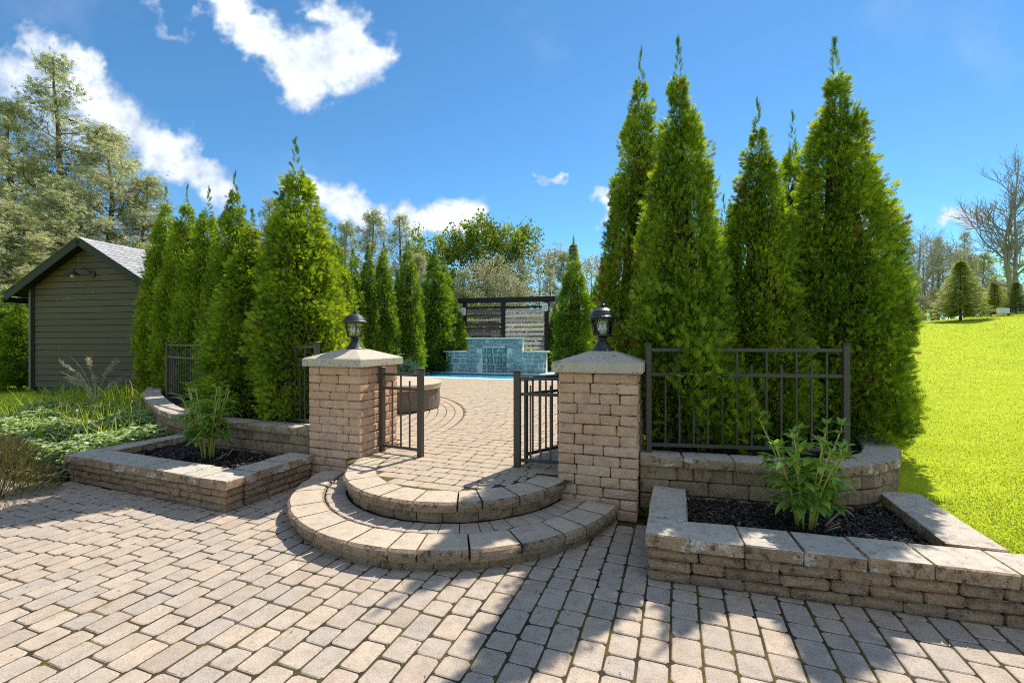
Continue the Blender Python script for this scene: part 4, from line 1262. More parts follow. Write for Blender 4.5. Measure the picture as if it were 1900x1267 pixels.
# big bare maple on the right: two leaders
def maple():
    r = random.Random(77)
    zt = at(1862, 362, 24); zb = ground_z(zt.x, 24); H = zt.z - zb
    root = thing('bare_tree', 'big bare forked tree at the right picture edge', 'tree', (at(1878, 500, 24).x, 24, zb), 0, GR)
    tubes = []
    def grow(p, d, L, rad, lev):
        pts = [p]; n = 5
        for i in range(n):
            d = (d + Vector((r.gauss(0, .10), r.gauss(0, .10), r.gauss(0, .06) + .035))).normalized(); pts.append(pts[-1] + d * (L / n))
        tubes.append((pts, [rad * (1 - .62 * i / n) + .003 for i in range(n + 1)], 6 if rad > .05 else 4))
        if lev > 0:
            for k in range(5 if lev > 1 else 4):
                s = r.uniform(.2, 1.); i = min(int(s * n), n - 1); b = pts[i].lerp(pts[i + 1], s * n - i)
                grow(b, (d * .8 + Vector((r.gauss(0, .5), r.gauss(0, .5), r.gauss(.05, .3)))).normalized(), L * r.uniform(.45, .7), rad * .48, lev - 1)
            grow(pts[-1], d, L * .6, rad * .40, lev - 1)
    grow(Vector((0, 0, -.3)), Vector((-.05, 0, 1)), H * .30, .19, 0)
    grow(Vector((-.05, 0, H * .20)), Vector((-.42, .1, .85)), H * .52, .12, 4)
    grow(Vector((.05, 0, H * .14)), Vector((.24, .0, .95)), H * .55, .12, 4)
    grow(Vector((0, 0, H * .22)), Vector((-.9, .2, .35)), H * .42, .08, 3)
    tr = tubes_mesh(tubes[:1], GREYBARK); obj('trunk', tr, root)
    obj('limbs', tubes_mesh(tubes[1:], GREYBARK, 'limbs'), root)
maple()

def spruce_mesh(seed, H, R, m=SPRUCE):
    r = np.random.RandomState(seed); P = []; D_ = []; T_ = []
    nw = 30
    for i in range(nw):
        t = i / nw; z = H * (.10 + .88 * t); L = R * (1 - t) ** .9 + .05
        for k in range(11):
            a = k * 2 * np.pi / 11 + i * .7 + r.uniform(-.2, .2); l = L * r.uniform(.75, 1.1)
            for q in np.linspace(.15, 1, max(4, int(l / (H * .028)))):
                base = np.array([np.cos(a) * l * q, np.sin(a) * l * q, z - .28 * l * q + .22 * l * q * q])
                for s in range(3):
                    P.append(base + r.normal(0, H * .006, 3)); D_.append(np.array([np.cos(a + (s - 1) * .9), np.sin(a + (s - 1) * .9), .12]) + r.normal(0, .15, 3)); T_.append(np.clip(.25 + .55 * q + r.normal(0, .15), 0, 1))
    for q in np.linspace(0, 1, 14):
        P.append(np.array([0, 0, H * (.93 + .07 * q)])); D_.append(np.array([r.normal(0, .35 * (1 - q)), r.normal(0, .35 * (1 - q)), 1.])); T_.append(.5)
    V, F, T2 = scatter(F3[0], F3[1], np.array(P), np.array(D_), unit(np.tile([0, 0, 1.], (len(P), 1)) + r.normal(0, .3, (len(P), 3))), np.full(len(P), H * .062), np.array(T_))
    return bigmesh('spruce_crown', V, F, m, T2)
SPR = spruce_mesh(5, 4.2, 1.45)
spr_trunk = trunk_mesh(3.9, .07, BARK, 3)
for (px, py, Y, wd, lb) in [(1782, 478, 20.5, 1.15, 'wide green spruce standing at the top of the lawn'), (1690, 545, 20, 1.0, 'low spreading spruce beside the tallest cedar'), (1885, 520, 22, 1.2, 'spruce at the right picture edge under the bare tree'),
                        (1845, 515, 25, 1.0, 'dark rounded spruce left of the bare tree trunk'), (1064, 438, 27, .55, 'slim dark spruce spire above the pool cedars')]:
    top = at(px, py, Y); zb = ground_z(top.x, Y); s = (top.z - zb) / 4.35
    root = thing('spruce_tree', lb, 'tree', (top.x, Y, zb), px * .1, 'spruces')
    obj('trunk', spr_trunk, root, scale=(s, s, s)); obj('crown', SPR, root, scale=(s * wd, s * wd, s))

# ------------------------------------------------------------------ shed
def shed():
    Y0 = 12.2
    c = at(62, 717, Y0); u0, v0 = UV(c.x, c.y); zb = c.z
    root = thing('garden_shed', 'dark brown board shed with grey shingle roof behind the left cedars', 'shed', (c.x, c.y, zb), -ALPHA * .55)
    Wd, Hw, Dp = 3.9, 2.65, 4.4; rise = 1.11
    nb = 23; bh = (Hw + rise) / nb
    rise_at = lambda x: Hw + rise * (1 - abs(x - Wd / 2) / (Wd / 2))
    r = random.Random(4)
    mb = MB(); 
    V = [(.03, .03, -.2), (Wd - .03, .03, -.2), (Wd - .03, .03, Hw), (Wd / 2, .03, Hw + rise - .03), (.03, .03, Hw), (.03, Dp, -.2), (Wd - .03, Dp, -.2), (Wd - .03, Dp, Hw), (Wd / 2, Dp, Hw + rise - .03), (.03, Dp, Hw)]
    mb.add(V, [(4, 3, 2, 1, 0), (5, 6, 7, 8, 9), (0, 5, 9, 4), (1, 2, 7, 6)])
    mb.build('wall_core', TRIM, root)
    def half(z):
        return Wd / 2 if z <= Hw else max(0, Wd / 2 * (1 - (z - Hw) / rise))
    for i in range(nb):
        z0, z1 = i * bh, (i + 1) * bh - .010 - r.uniform(0, .006)
        h0, h1 = half(z0), half(z1)
        lo, hi = Wd / 2 - h0, Wd / 2 + h0; lo1, hi1 = Wd / 2 - h1, Wd / 2 + h1
        if h0 < .06: continue
        y0 = -r.uniform(0, .006)
        V = [(lo, y0 - .012, z0), (hi, y0 - .012, z0), (hi1, y0, z1), (lo1, y0, z1), (lo, .029, z0), (hi, .029, z0), (hi1, .029, z1), (lo1, .029, z1)]
        obj('board', mesh('board', V, [(0, 1, 2, 3), (7, 6, 5, 4), (0, 4, 5, 1), (3, 2, 6, 7), (0, 3, 7, 4), (1, 5, 6, 2)], BOARD), root)
    for s in range(11):
        z0, z1 = s * .23, s * .23 + .22
        mb = MB(); mb.box(-.012, .028, .05, Dp, z0, z1); mb.build('board', BOARD, root)
    for x in (-.03, Wd - .05):
        mb = MB(); mb.cbox(x, x + .09, -.035, .05, -.1, Hw + .02); mb.build('corner_trim', TRIM, root)
    mb = MB(); mb.tube([(-.02, -.06, -.05), (-.02, -.06, Hw - .25), (-.08, -.02, Hw - .05)], .028, 8); mb.build('downpipe', plain('grey_pipe', (.16, .15, .15), .5, .4), root)
    # roof: two slabs with overhang, shingle courses on top
    ov, fo = .49, .30
    sl = rise / (Wd / 2)
    for s in (-1, 1):
        ex = Wd / 2 + s * (Wd / 2 + ov); ez = Hw - sl * ov
        def P(t, y, off):                     # t 0 at ridge, 1 at eave
            nx, nz = s * sl, 1.; nl = math.hypot(nx, nz)
            return (Wd / 2 + s * t * (Wd / 2 + ov) + nx / nl * off, y, Hw + rise + .04 - sl * t * (Wd / 2 + ov) + nz / nl * off)
        V = [P(0, -fo, 0), P(1, -fo, 0), P(1, Dp + .2, 0), P(0, Dp + .2, 0), P(0, -fo, .05), P(1, -fo, .05), P(1, Dp + .2, .05), P(0, Dp + .2, .05)]
        F = [(0, 1, 2, 3), (7, 6, 5, 4), (0, 4, 5, 1), (1, 5, 6, 2), (2, 6, 7, 3), (3, 7, 4, 0)]
        rf = obj('roof', mesh('roof', V, F, SOFFIT), root)
        V = [P(0, -fo - .03, -.14), P(1, -fo - .03, -.14), P(1, -fo - .03, .055), P(0, -fo - .03, .055), P(0, -fo, -.14), P(1, -fo, -.14), P(1, -fo, .055), P(0, -fo, .055)]
        obj('fascia', mesh('fascia', V, [(0, 1, 2, 3), (7, 6, 5, 4), (0, 4, 5, 1), (1, 5, 6, 2), (2, 6, 7, 3), (3, 7, 4, 0)], TRIM), root)
        nrow = 15; mb = MB()
        for k in range(nrow):
            y = -fo - .05; t0, t1 = k / nrow, (k + 1) / nrow + .012
            while y < Dp + .2:
                l = r.choice([.24, .3, .33]); y1 = min(y + l, Dp + .22); o = r.uniform(0, .004)
                mb.add([P(t0, y, .054 + o), P(t1, y, .066 + o), P(t1, y1 - .008, .066 + o), P(t0, y1 - .008, .054 + o), P(t1, y, .052), P(t1, y1 - .008, .052)], [(0, 1, 2, 3), (1, 4, 5, 2)] if s < 0 else [(3, 2, 1, 0), (2, 5, 4, 1)])
                y = y1
        sh = mb.build('shingles', SHINGLE, rf); sh['kind'] = 'stuff'
    mb = MB(); mb.box(-ov - .10, -ov, -fo - .02, Dp, Hw - sl * ov - .13, Hw - sl * ov + .01); mb.build('gutter', TRIM, root)
    # gooseneck barn light
    la = thing('barn_light', 'black gooseneck lamp on the shed gable', 'lamp', root.matrix_basis @ Vector((Wd / 2 + .05, -.03, Hw + .30)), -ALPHA * .55)
    mb = MB(); mb.lathe([(.09, 0), (.09, .015), (.05, .03)], 16); 
    o = mb.build('wall_plate', BLACKM, la, rot=(math.radians(90), 0, 0))
    mb = MB(); mb.tube([(0, -.02, 0), (-.02, -.12, .12), (-.10, -.2, .2), (-.2, -.24, .18), (-.26, -.25, .08)], .014, 8); mb.build('arm', BLACKM, la)
    mb = MB(); mb.lathe([(.03, .09), (.045, .05), (.075, .02), (.155, -.035), (.17, -.05), (.16, -.05)], 20, (-.27, -.25, 0)); mb.build('shade', BLACKM, la)
    mb = MB(); mb.lathe([(.02, -.03), (.05, -.055), (.055, -.08), (.03, -.11), (.005, -.12)], 14, (-.27, -.25, 0)); mb.build('bulb', plain('bulb_yellow', (.6, .5, .2), .2, .5), la, smooth=True)
shed()

# ------------------------------------------------------------------ pool, fountain wall, slatted screen
PZ = Z2
def pool():
    root = thing('swimming_pool', 'turquoise pool at the far edge of the patio', 'pool', WP(-7, 15.2, 0), -ALPHA)
    L0, L1, F0, F1 = -3.95, 3.75, -1.2, 1.15      # local u, v of the basin
    mb = MB(); mb.add([(L0, F0, .17), (L1, F0, .17), (L1, F1, .17), (L0, F1, .17)], [(0, 1, 2, 3)]); mb.v = [(a, b, .255) for a, b, c in mb.v]; mb.build('water', WATER, root)
    for (a, b) in (((L0, F1), (L1, F1)), ((L0, F0), (L0, F1)), ((L1, F1), (L1, F0)), ((L1, F0), (L0, F0))):
        d = Vector((b[0] - a[0], b[1] - a[1], 0)); n = max(1, int(d.length / .15))
        mb = MB()
        for i in range(n):
            p = Vector((a[0], a[1], 0)) + d * (i / n); q = Vector((a[0], a[1], 0)) + d * ((i + .93) / n)
            mb.bar((p.x, p.y, .235), (q.x, q.y, .235), .02, .10)
        o = mb.build('tile_band', TILE, root); o['kind'] = 'stuff'
    rr = random.Random(3)
    for (x0, x1, y0, y1, horiz) in ((L0 - .3, L1 + .3, F1, F1 + .32, True), (L0 - .3, L1 + .3, F0 - .3, F0, True), (L0 - .3, L0, F0, F1, False), (L1, L1 + .3, F0, F1, False)):
        s = x0 if horiz else y0; e = x1 if horiz else y1
        while s < e - .01:
            l = min(.6, e - s)
            mb = MB()
            if horiz: mb.cbox(s + .003, s + l - .003, y0, y1, PZ - .05, PZ + .012, .01)
            else: mb.cbox(x0, x1, s + .003, s + l - .003, PZ - .05, PZ + .012, .01)
            mb.build('coping_stone', FCAP, root); s += l
pool()
mb = MB(); mb.box(-11.4, -2.6, 16.7, 18.3, -.2, PZ); o = mb.build('pool_deck', FCAP, None, (0, 0, 0), (0, 0, -ALPHA)); tag(o, kind='structure')

def fountain():
    yaw = -math.radians(14)
    base = at(917, 691, 18.0); base.z = PZ
    root = thing('fountain_wall', 'blue-grey stone fountain wall with raised middle at the pool', 'fountain', base, yaw)
    r = random.Random(12)
    hw, cw, hh, ch, dp = 2.08, 1.13, .80, 1.33, .45
    mb = MB(); mb.box(-hw + .03, -cw + .06, .03, dp, -.1, hh); mb.box(cw - .06, hw - .03, .03, dp, -.1, hh); mb.build('wing_core', FMORTAR, root)
    mb = MB()
    nx, nz0, nz1 = .52, .0, 1.05                 # arched niche in the raised middle
    mb.box(-cw + .03, -nx, .035, dp + .02, -.1, ch); mb.box(nx, cw - .03, .035, dp + .02, -.1, ch); mb.box(-nx, nx, .033, dp + .02, nz1, ch); mb.box(-nx, nx, .22, dp + .02, -.1, nz1)
    mb.build('middle_core', FMORTAR, root)
    for (x0, x1, y, z0, z1, skip) in ((-hw, hw, 0., 0, hh, False), (-cw, cw, -.035, hh, ch, True), (-cw, cw, -.035, 0, hh, True)):
        z = z0
        while z < z1 - .04:
            h = min(r.choice([.10, .13, .16, .19]), z1 - z)
            if z1 - z - h < .06: h = z1 - z
            x = x0
            while x < x1 - .02:
                l = min(r.choice([.14, .2, .26, .33, .4]), x1 - x)
                if x1 - x - l < .09: l = x1 - x
                xc, zc = x + l / 2, z + h / 2
                inn = skip and abs(xc) < nx + .05 and zc < nz1
                behind_mid = (not skip) and abs(xc) < cw - .1
                if not behind_mid:
                    yy = .09 if inn else y
                    lx = l
                    me = block_mesh(round(lx, 2) - .034, .10, round(h, 2) - .034, FSTONE, .022, .006, .014, 3, r)
                    obj('stone', me, root, (xc, yy + .05 + r.uniform(-.012, .012), zc), (0, r.uniform(-.03, .03), 0))
                x += l
            z += h
    for (x0, x1, y0, z) in ((-hw - .07, -cw, -.06, hh), (cw, hw + .07, -.06, hh), (-cw - .06, cw + .06, -.10, ch)):
        s = x0
        while s < x1 - .01:
            l = min(.55, x1 - s); mb = MB(); mb.cbox(s + .003, s + l - .003, y0, dp + .06, z + .002, z + .062, .01); mb.build('cap_stone', FCAP, root); s += l
    mb = MB(); mb.cbox(-.46, .46, -.075, .2, .985, 1.03, .008); mb.build('spout', FCAP, root)
    for k, (x, sp, n) in enumerate([(-.30, .06, 8), (-.06, .16, 8), (.24, -.16, 8), (-.40, -.02, 8)]):
        pts = []
        for i in range(n + 1):
            t = i / n; pts.append((x + sp * t * .9 + .006 * math.sin(i * 2.3), -.08 - .16 * t ** .6, .985 - .98 * t ** 1.5))
        mb = MB(); mb.tube(pts, [.012 - .004 * i / n + .003 * math.sin(i * 3 + k) for i in range(n + 1)], 6); mb.build('water_jet', STREAM, root)
fountain()

def screen():
    yaw = -math.radians(14)
    b = at(938, 690, 19.3); zb = .28
    root = thing('slatted_screen', 'dark timber privacy screen with louvred slats behind the fountain', 'screen', (b.x, b.y, zb), yaw)
    s = 19.3 / FPX; H = at(938, 554, 19.3).z - zb
    xs = [(861 - 938) * s * 1.03, (934 - 938) * s * 1.03, (1013 - 938) * s * 1.03]
    for x in xs:
        mb = MB(); mb.cbox(x - .085, x + .085, -.07, .07, -.2, H - .16, .008); mb.build('post', POSTD, root)
    mb = MB(); mb.cbox((845 - 938) * s, (1036 - 938) * s * 1.03, -.10, .10, H - .16, H + .05, .01); mb.build('beam', POSTD, root)
    r = random.Random(9)
    for side in (0, 1):
        x0, x1 = xs[side] + .09, xs[side + 1] - .09
        ztop = H - .33
        mb = MB(); mb.cbox(x0, x1, -.03, .03, H - .42, H - .33, .006); mb.build('slat_rail', POSTD, root)
        n = 15 if side else 14
        for k in range(n):
            z = H - .53 - k * (.195 if side else .19)
            if z < .35: break
            tilt = (.80 if side else .92) + r.uniform(-.10, .10) - (.6 if (not side and k in (2, 7)) else 0)
            V, F = chambox(x1 - x0 - .01, .19, .02, .004)
            o = obj('slat', mesh('slat', V, F, SLATL if side else SLATD), root, ((x0 + x1) / 2, r.uniform(-.01, .01), z), (tilt, r.uniform(-.008, .008) * (0 if side else 1), 0))
    for nm, x, px, py, lb in (('white_plaque', xs[0], 857, 577, 'white hexagonal plaque on the left screen post'), ('white_plaque', xs[2], 1010, 571, 'white hexagonal plaque on the right screen post')):
        z = at(px, py, 19.2).z - zb
        pl = thing(nm, lb, 'plaque', root.matrix_basis @ Vector((x - .05, -.075, z)), yaw, 'white plaques on the screen')
        V = [(-.07, 0, -.17), (.07, 0, -.17), (.12, 0, -.12), (.12, 0, .12), (.07, 0, .17), (-.07, 0, .17), (-.12, 0, .12), (-.12, 0, -.12)]
        V2 = [(a, -.05, c) for a, _, c in V]
        F = [tuple(range(8))[::-1], tuple(range(8, 16))] + [(i, (i + 1) % 8, 8 + (i + 1) % 8, 8 + i) for i in range(8)]
        obj('plate', mesh('plate', V + V2, F, WHITEM), pl)
        for k in range(2):
            for q in range(2):
                mb = MB(); mb.bar((-.05 + .07 * k, -.054, -.06 + .07 * q), (-.01 + .07 * k, -.054, -.02 + .07 * q), .006, .022); mb.build('motif', SLATL, pl)
    # blue towel hung at the right end of the beam
    tw = MB(); 
    V = []; F = []
    for i in range(6):
        for j in range(3):
            V.append(((j - 1) * .06 + .01 * math.sin(i), -.02 + .02 * math.sin(i * 1.7 + j), -.32 * i / 5))
    for i in range(5):
        for j in range(2): F.append((i * 3 + j, i * 3 + j + 1, i * 3 + j + 4, i * 3 + j + 3))
    tw.add(V, F); o = tw.build('blue_cloth', BLUE, None, root.matrix_basis @ Vector(((1034 - 938) * s, -.12, H + .02)), (0, 0, yaw))
    sol = o.modifiers.new('thick', 'SOLIDIFY'); sol.thickness = .01
    tag(o, 'small blue cloth hanging from the right end of the screen beam', 'cloth')
screen()

# ------------------------------------------------------------------ round spa with its cover
def spa():
    root = thing('wicker_spa', 'round wicker spa tub with tan cover on the patio', 'hot tub', (-2.28, 8.6, PZ), .4)
    mb = MB(); mb.lathe([(.86, .0), (.90, .02), (.91, .20), (.90, .38), (.86, .40)], 48); mb.build('tub', WICKER, root, smooth=False)
    mb = MB(); mb.lathe([(.905, .375), (.935, .38), (.94, .47), (.925, .49), (.80, .525), (.45, .57), (.02, .585)], 48); cv = mb.build('cover', COVER, root, smooth=False)
    mb = MB(); mb.lathe([(.937, .455), (.947, .462), (.947, .472), (.937, .478)], 48); mb.build('piping', plain('piping', (.40, .31, .22), .6, .3), cv)
    for k in range(8):
        a = k * math.pi / 4 + .2
        mb = MB(); mb.bar((.945 * math.cos(a), .945 * math.sin(a), .40), (.925 * math.cos(a), .925 * math.sin(a), .24), .03, .006); mb.build('strap', COVER, root)
spa()

# plants near the pool
def broad_plant(px, py, Y, h, n, label, spread=.5, seed=2):
    r = random.Random(seed); b = at(px, py, Y); b.z = ground_z(b.x, b.y) + .02
    root = thing('broad_leaf_plant', label, 'plant', b, 0)
    for k in range(n):
        a = 2 * math.pi * k / n + r.uniform(-.3, .3); L = h * r.uniform(.75, 1.1); out = spread * r.uniform(.6, 1.3)
        V = []; F = []; m = 7
        for i in range(m):
            t = i / (m - 1); x = out * t ** 1.4 * L; z = L * (t ** .8) - .35 * out * L * t ** 3
            w_ = (0.012 if t < .35 else .11 * h * math.sin(math.pi * min(1, (t - .30) / .70)) ** .8 + .004)
            V += [(x, -w_, z + w_ * .35), (x, 0, z), (x, w_, z + w_ * .35)]
        for i in range(m - 1):
            for j in range(2): F.append((i * 3 + j, i * 3 + j + 1, i * 3 + j + 4, i * 3 + j + 3))
        o = obj('leaf', mesh('leaf', V, F, CANNA), root, (0, 0, 0), (0, 0, a))
broad_plant(702, 690, 13.2, 1.15, 8, 'broad-leaved plant showing right of the left gate lantern', .62)
def low_shrub(px, py, Y, R, h, m, label, seed, n=420, size=.09, tm=.5, name='low_shrub'):
    r = np.random.RandomState(seed); b = at(px, py, Y); zb = ground_z(b.x, b.y)
    root = thing(name, label, 'shrub', (b.x, b.y, zb), 0)
    a = r.uniform(0, 6.28, n); c = r.uniform(0, 1, n); q = r.uniform(.5, 1, n) ** .5
    P = np.stack([R * q * np.cos(a) * np.sqrt(1 - c ** 2), R * q * np.sin(a) * np.sqrt(1 - c ** 2), h * q * c + .03], 1)
    V, F, T_ = scatter(*frond_template(2), P, unit(P * np.array([1, 1, .7]) + r.normal(0, .3, (n, 3)) + np.array([0, 0, .2])), unit(r.normal(0, 1, (n, 3))), size * r.uniform(.7, 1.3, n), np.clip(r.normal(tm, .2, n), 0, 1))
    obj('foliage', bigmesh('foliage', V, F, m, T_), root)
    mb = MB()
    for k in range(5):
        t = k * 1.25; mb.tube([(0, 0, -.05), (R * .3 * math.cos(t), R * .3 * math.sin(t), h * .35), (R * .6 * math.cos(t), R * .6 * math.sin(t), h * .6)], [.02, .015, .005], 5)
    mb.build('stems', BARK, root)
BLUEG = leaf_mat('blue_green_leaf', [(0, (.05, .11, .08)), (1, (.14, .23, .17))], .3, tcol=(1, 1.2, .9))
low_shrub(757, 690, 16.0, .55, .6, BLUEG, 'blue-green mound left of the fountain', 3, 700, .12)
low_shrub(785, 690, 16.4, .36, .45, SPRING, 'small yellow-green shrub left of the fountain', 4, 380, .12, .9)
low_shrub(1024, 695, 16.5, .25, .35, SPRING, 'small shrub at the right end of the fountain wall', 6, 200, .1, .5)
def pebbles():
    r = np.random.RandomState(3); n = 260; V = []; F = []
    ico = np.array([(1, 0, 0), (-1, 0, 0), (0, 1, 0), (0, -1, 0), (0, 0, 1), (0, 0, -1)]); fi = np.array([(0, 2, 4), (2, 1, 4), (1, 3, 4), (3, 0, 4), (2, 0, 5), (1, 2, 5), (3, 1, 5), (0, 3, 5)])
    for i in range(n):
        u, v = r.uniform(-11.0, -9.2), r.uniform(14.4, 17.0); s = r.uniform(.04, .10)
        c = np.array(WP(u, v, .30)); b = len(V)
        V += list(ico * np.array([s, s * .8, s * .55]) + c); F += list(fi + b)
    o = obj('river_stones', bigmesh('river_stones', V, F, PEBBLE)); tag(o, 'grey river stones in the bed left of the pool', 'stones', kind='stuff')
pebbles()

# ------------------------------------------------------------------ peonies in the planters: every leaflet a piece
def leaflet():
    V = [(0, 0, 0)]; F = []
    ws = [.0, .16, .20, .17, .10]; n = len(ws)
    V = []
    for i in range(6):
        t = i / 5; w_ = [.02, .15, .20, .17, .09, .0][i]
        z = -.16 * t * t
        V += [(-w_, t, z + w_ * .35), (0, t, z), (w_, t, z + w_ * .35)]
    for i in range(5):
        for j in range(2): F.append((i * 3 + j, i * 3 + j + 1, i * 3 + j + 4, i * 3 + j + 3))
    return mesh('leaflet', V, F, PEONY, smooth=True)
LEAFLET = leaflet()
def peony(u, v, z, h, nst, label, seed, spread, lscale=1.):
    r = random.Random(seed)
    root = thing('peony_plant', label, 'plant', WP(u, v, z), 0, 'young peonies in the planters')
    todo = []
    for k in range(nst):
        a = 2 * math.pi * k / nst + r.uniform(-.4, .4); hh = h * r.uniform(.72, 1.05); sp = spread * r.uniform(.35, 1.05)
        b0 = Vector((.05 * math.cos(a), .05 * math.sin(a), -.02))
        pts = [b0 + Vector((sp * t ** 1.5 * math.cos(a), sp * t ** 1.5 * math.sin(a), hh * t)) for t in (0, .2, .4, .6, .8, 1.)]
        V, F = tube(pts, [.0085, .008, .0075, .0065, .005, .0035], 6)
        st = obj('stem', mesh('stem', V, F, STEM, smooth=True), root)
        n = r.randint(7, 9)
        for j in range(n):
            t = .36 + .64 * j / (n - 1); i = min(int(t * 5), 4); p = pts[i].lerp(pts[i + 1], t * 5 - i)
            la = a + j * 2.4 + r.uniform(-.5, .5); top = j >= n - 2
            el = .95 if top else r.uniform(.05, .55)
            d = Vector((math.cos(la) * math.cos(el), math.sin(la) * math.cos(el), math.sin(el)))
            pl = h * (.07 if top else r.uniform(.09, .16)) * (1.15 - .4 * t)
            q = p + d * pl
            V, F = tube([p, (p + q) / 2 + Vector((0, 0, .012)), q], [.0032, .0026, .002], 4); obj('leaf_stalk', mesh('leaf_stalk', V, F, STEM), st)
            m = 5 if not top else 4
            for s in range(m):
                ang = la + (s - (m - 1) / 2) * (.62 if not top else 1.1) + r.uniform(-.15, .15)
                back = abs(s - (m - 1) / 2)
                pos = p.lerp(q, 1 - .16 * back * (0 if top else 1))
                e2 = (el * .5 - .25 + r.uniform(-.3, .25)) if not top else r.uniform(.4, 1.1)
                ln = lscale * h * r.uniform(.13, .19) * (1 - .13 * back) * (.7 if top else 1)
                x = Vector((math.cos(ang) * math.cos(e2), math.sin(ang) * math.cos(e2), math.sin(e2)))
                side = Vector((-math.sin(ang), math.cos(ang), r.uniform(-.25, .25))).normalized()
                nz = side.cross(x) * -1
                M = Matrix((-side, x, (-side).cross(x))).transposed()
                todo.append((pos.y + root.location.y, st, pos, M, ln))
    todo.sort(key=lambda q: q[0])
    for q in todo[:300]: obj('leaf', LEAFLET, q[1], q[2], q[3].to_euler(), (q[4],) * 3)
    mbx = MB()
    for q in todo[300:]: mbx.add([q[2] + q[3] @ (v_.co * q[4]) for v_ in LEAFLET.vertices], [tuple(f.vertices) for f in LEAFLET.polygons])
    if todo[300:]: mbx.build('leaves_behind', PEONY, root, smooth=True)['kind'] = 'stuff'
    for k in range(4 if nst > 8 else 2):                   # dry cut stubs at the foot
        a = r.uniform(-.9, .5); mb = MB(); q = Vector((.10 + .02 * k, -.04 + .03 * k, -.01))
        mb.tube([q, q + Vector((.10 * math.cos(a), .10 * math.sin(a), .06 + .02 * k))], .006, 6); mb.build('dry_stub', plain('dry_stub', (.42, .33, .22), .9, .1), root)
peony(.86, 3.78, .215, .74, 16, 'bushy green peony growing in the right stone planter', 5, .25)
peony(-5.05, 3.70, .205, .80, 15, 'leafy peony growing in the left stone planter', 6, .25)

# ------------------------------------------------------------------ left garden: ground cover, tall grass, plume grass, wispy shrub, wood chips
def g_region(n, seed, poly):
    r = np.random.RandomState(seed); P = np.array(poly); lo, hi = P.min(0), P.max(0)
    q = r.uniform(lo, hi, (n * 4, 2)); c = np.zeros(len(q), bool); m = len(P)
    for i in range(m):
        a, b = P[i], P[(i + 1) % m]; cond = ((a[1] > q[:, 1]) != (b[1] > q[:, 1])); c ^= cond & (q[:, 0] < (b[0] - a[0]) * (q[:, 1] - a[1]) / (b[1] - a[1] + 1e-12) + a[0])
    q = q[c][:n]; X = CA * q[:, 0] + SA * q[:, 1]; Y = -SA * q[:, 0] + CA * q[:, 1]
    return r, q, X, Y
def ground_cover():
    r, q, X, Y = g_region(12000, 8, [(-6.45, 3.3), (-6.4, 4.3), (-7.1, 4.6), (-8.2, 5.1), (-9.6, 5.9), (-11.8, 5.9), (-10.8, 3.9), (-9.4, 3.45), (-7.7, 3.05)])
    n = len(q); hmp = .24 + .12 * np.sin(q[:, 0] * 2.3 + 1) * np.sin(q[:, 1] * 2.9) + .05 * np.sin(q[:, 0] * 6) * np.sin(q[:, 1] * 7 + 2)
    Z = ground_h(X, Y) + np.clip(hmp, .08, .5) * r.uniform(.25, 1.15, n)
    a = r.uniform(0, 6.28, n); el = r.uniform(-.3, .5, n)
    d = np.stack([np.cos(a) * np.cos(el), np.sin(a) * np.cos(el), np.sin(el)], 1)
    T1 = np.array([(0, 0, 0), (.34, .35, .05), (.26, .75, 0), (0, 1, -.1), (-.26, .75, 0), (-.34, .35, .05)]); F1 = np.array([(0, 1, 2), (0, 2, 3), (0, 3, 4), (0, 4, 5)])
    # three leaflets to a leaf, the edge of the leaf cream white
    Vs, Fs, Ts = [], [], []; off = 0
    for k in (-1, 0, 1):
        aa = a + k * 1.15; dd = np.stack([np.cos(aa) * np.cos(el), np.sin(aa) * np.cos(el), np.sin(el)], 1)
        tn = np.clip(r.normal(.36, .17, n), 0, 1)
        V, F, T_ = scatter(T1, F1, np.stack([X, Y, Z], 1), dd, unit(np.tile([0, 0, 1.], (n, 1)) + r.normal(0, .35, (n, 3))), .060 * r.uniform(.6, 1.2, n), tn)
        T_ = T_.reshape(n, 6); T_[:, 1:] += .20; T_ = np.clip(T_, 0, 1).ravel()
        Vs.append(V); Fs.append(F + off); Ts.append(T_); off += len(V)
    o = obj('ground_cover', bigmesh('ground_cover', np.concatenate(Vs), np.concatenate(Fs), GCOVER, np.concatenate(Ts)))
    tag(o, 'variegated white-edged ground cover left of the left planter', 'ground cover', kind='stuff')
ground_cover()
def blades(name, label, P, H, Wd, lean, tint, m, seed, cat, seg=3):
    r = np.random.RandomState(seed); n = len(P); a = r.uniform(0, 6.28, n); b = a + np.pi / 2 + r.normal(0, .4, n)
    dirv = np.stack([np.cos(a), np.sin(a), np.zeros(n)], 1); wv_ = np.stack([np.cos(b), np.sin(b), np.zeros(n)], 1)
    rows = []
    for i in range(seg + 1):
        t = i / seg; c = P + dirv * (lean * H * t ** 2)[:, None]; c = c + np.array([0, 0, 1.]) * (H * t * (1 - .35 * np.clip(lean, 0, 1.2) * t))[:, None]
        w_ = Wd * (1 - t) ** .7
        if i < seg: rows += [c - wv_ * w_[:, None], c + wv_ * w_[:, None]]
        else: rows += [c]
    k = len(rows); V = np.stack(rows, 1).reshape(-1, 3)
    f = []
    for i in range(seg - 1): f += [(2 * i, 2 * i + 1, 2 * i + 3), (2 * i, 2 * i + 3, 2 * i + 2)]
    f += [(2 * seg - 2, 2 * seg - 1, 2 * seg)]
    F = (np.array(f)[None] + (np.arange(n) * k)[:, None, None]).reshape(-1, 3)
    o = obj(name, bigmesh(name, V, F, m, np.repeat(tint, k)))
    return tag(o, label, cat, kind='stuff')
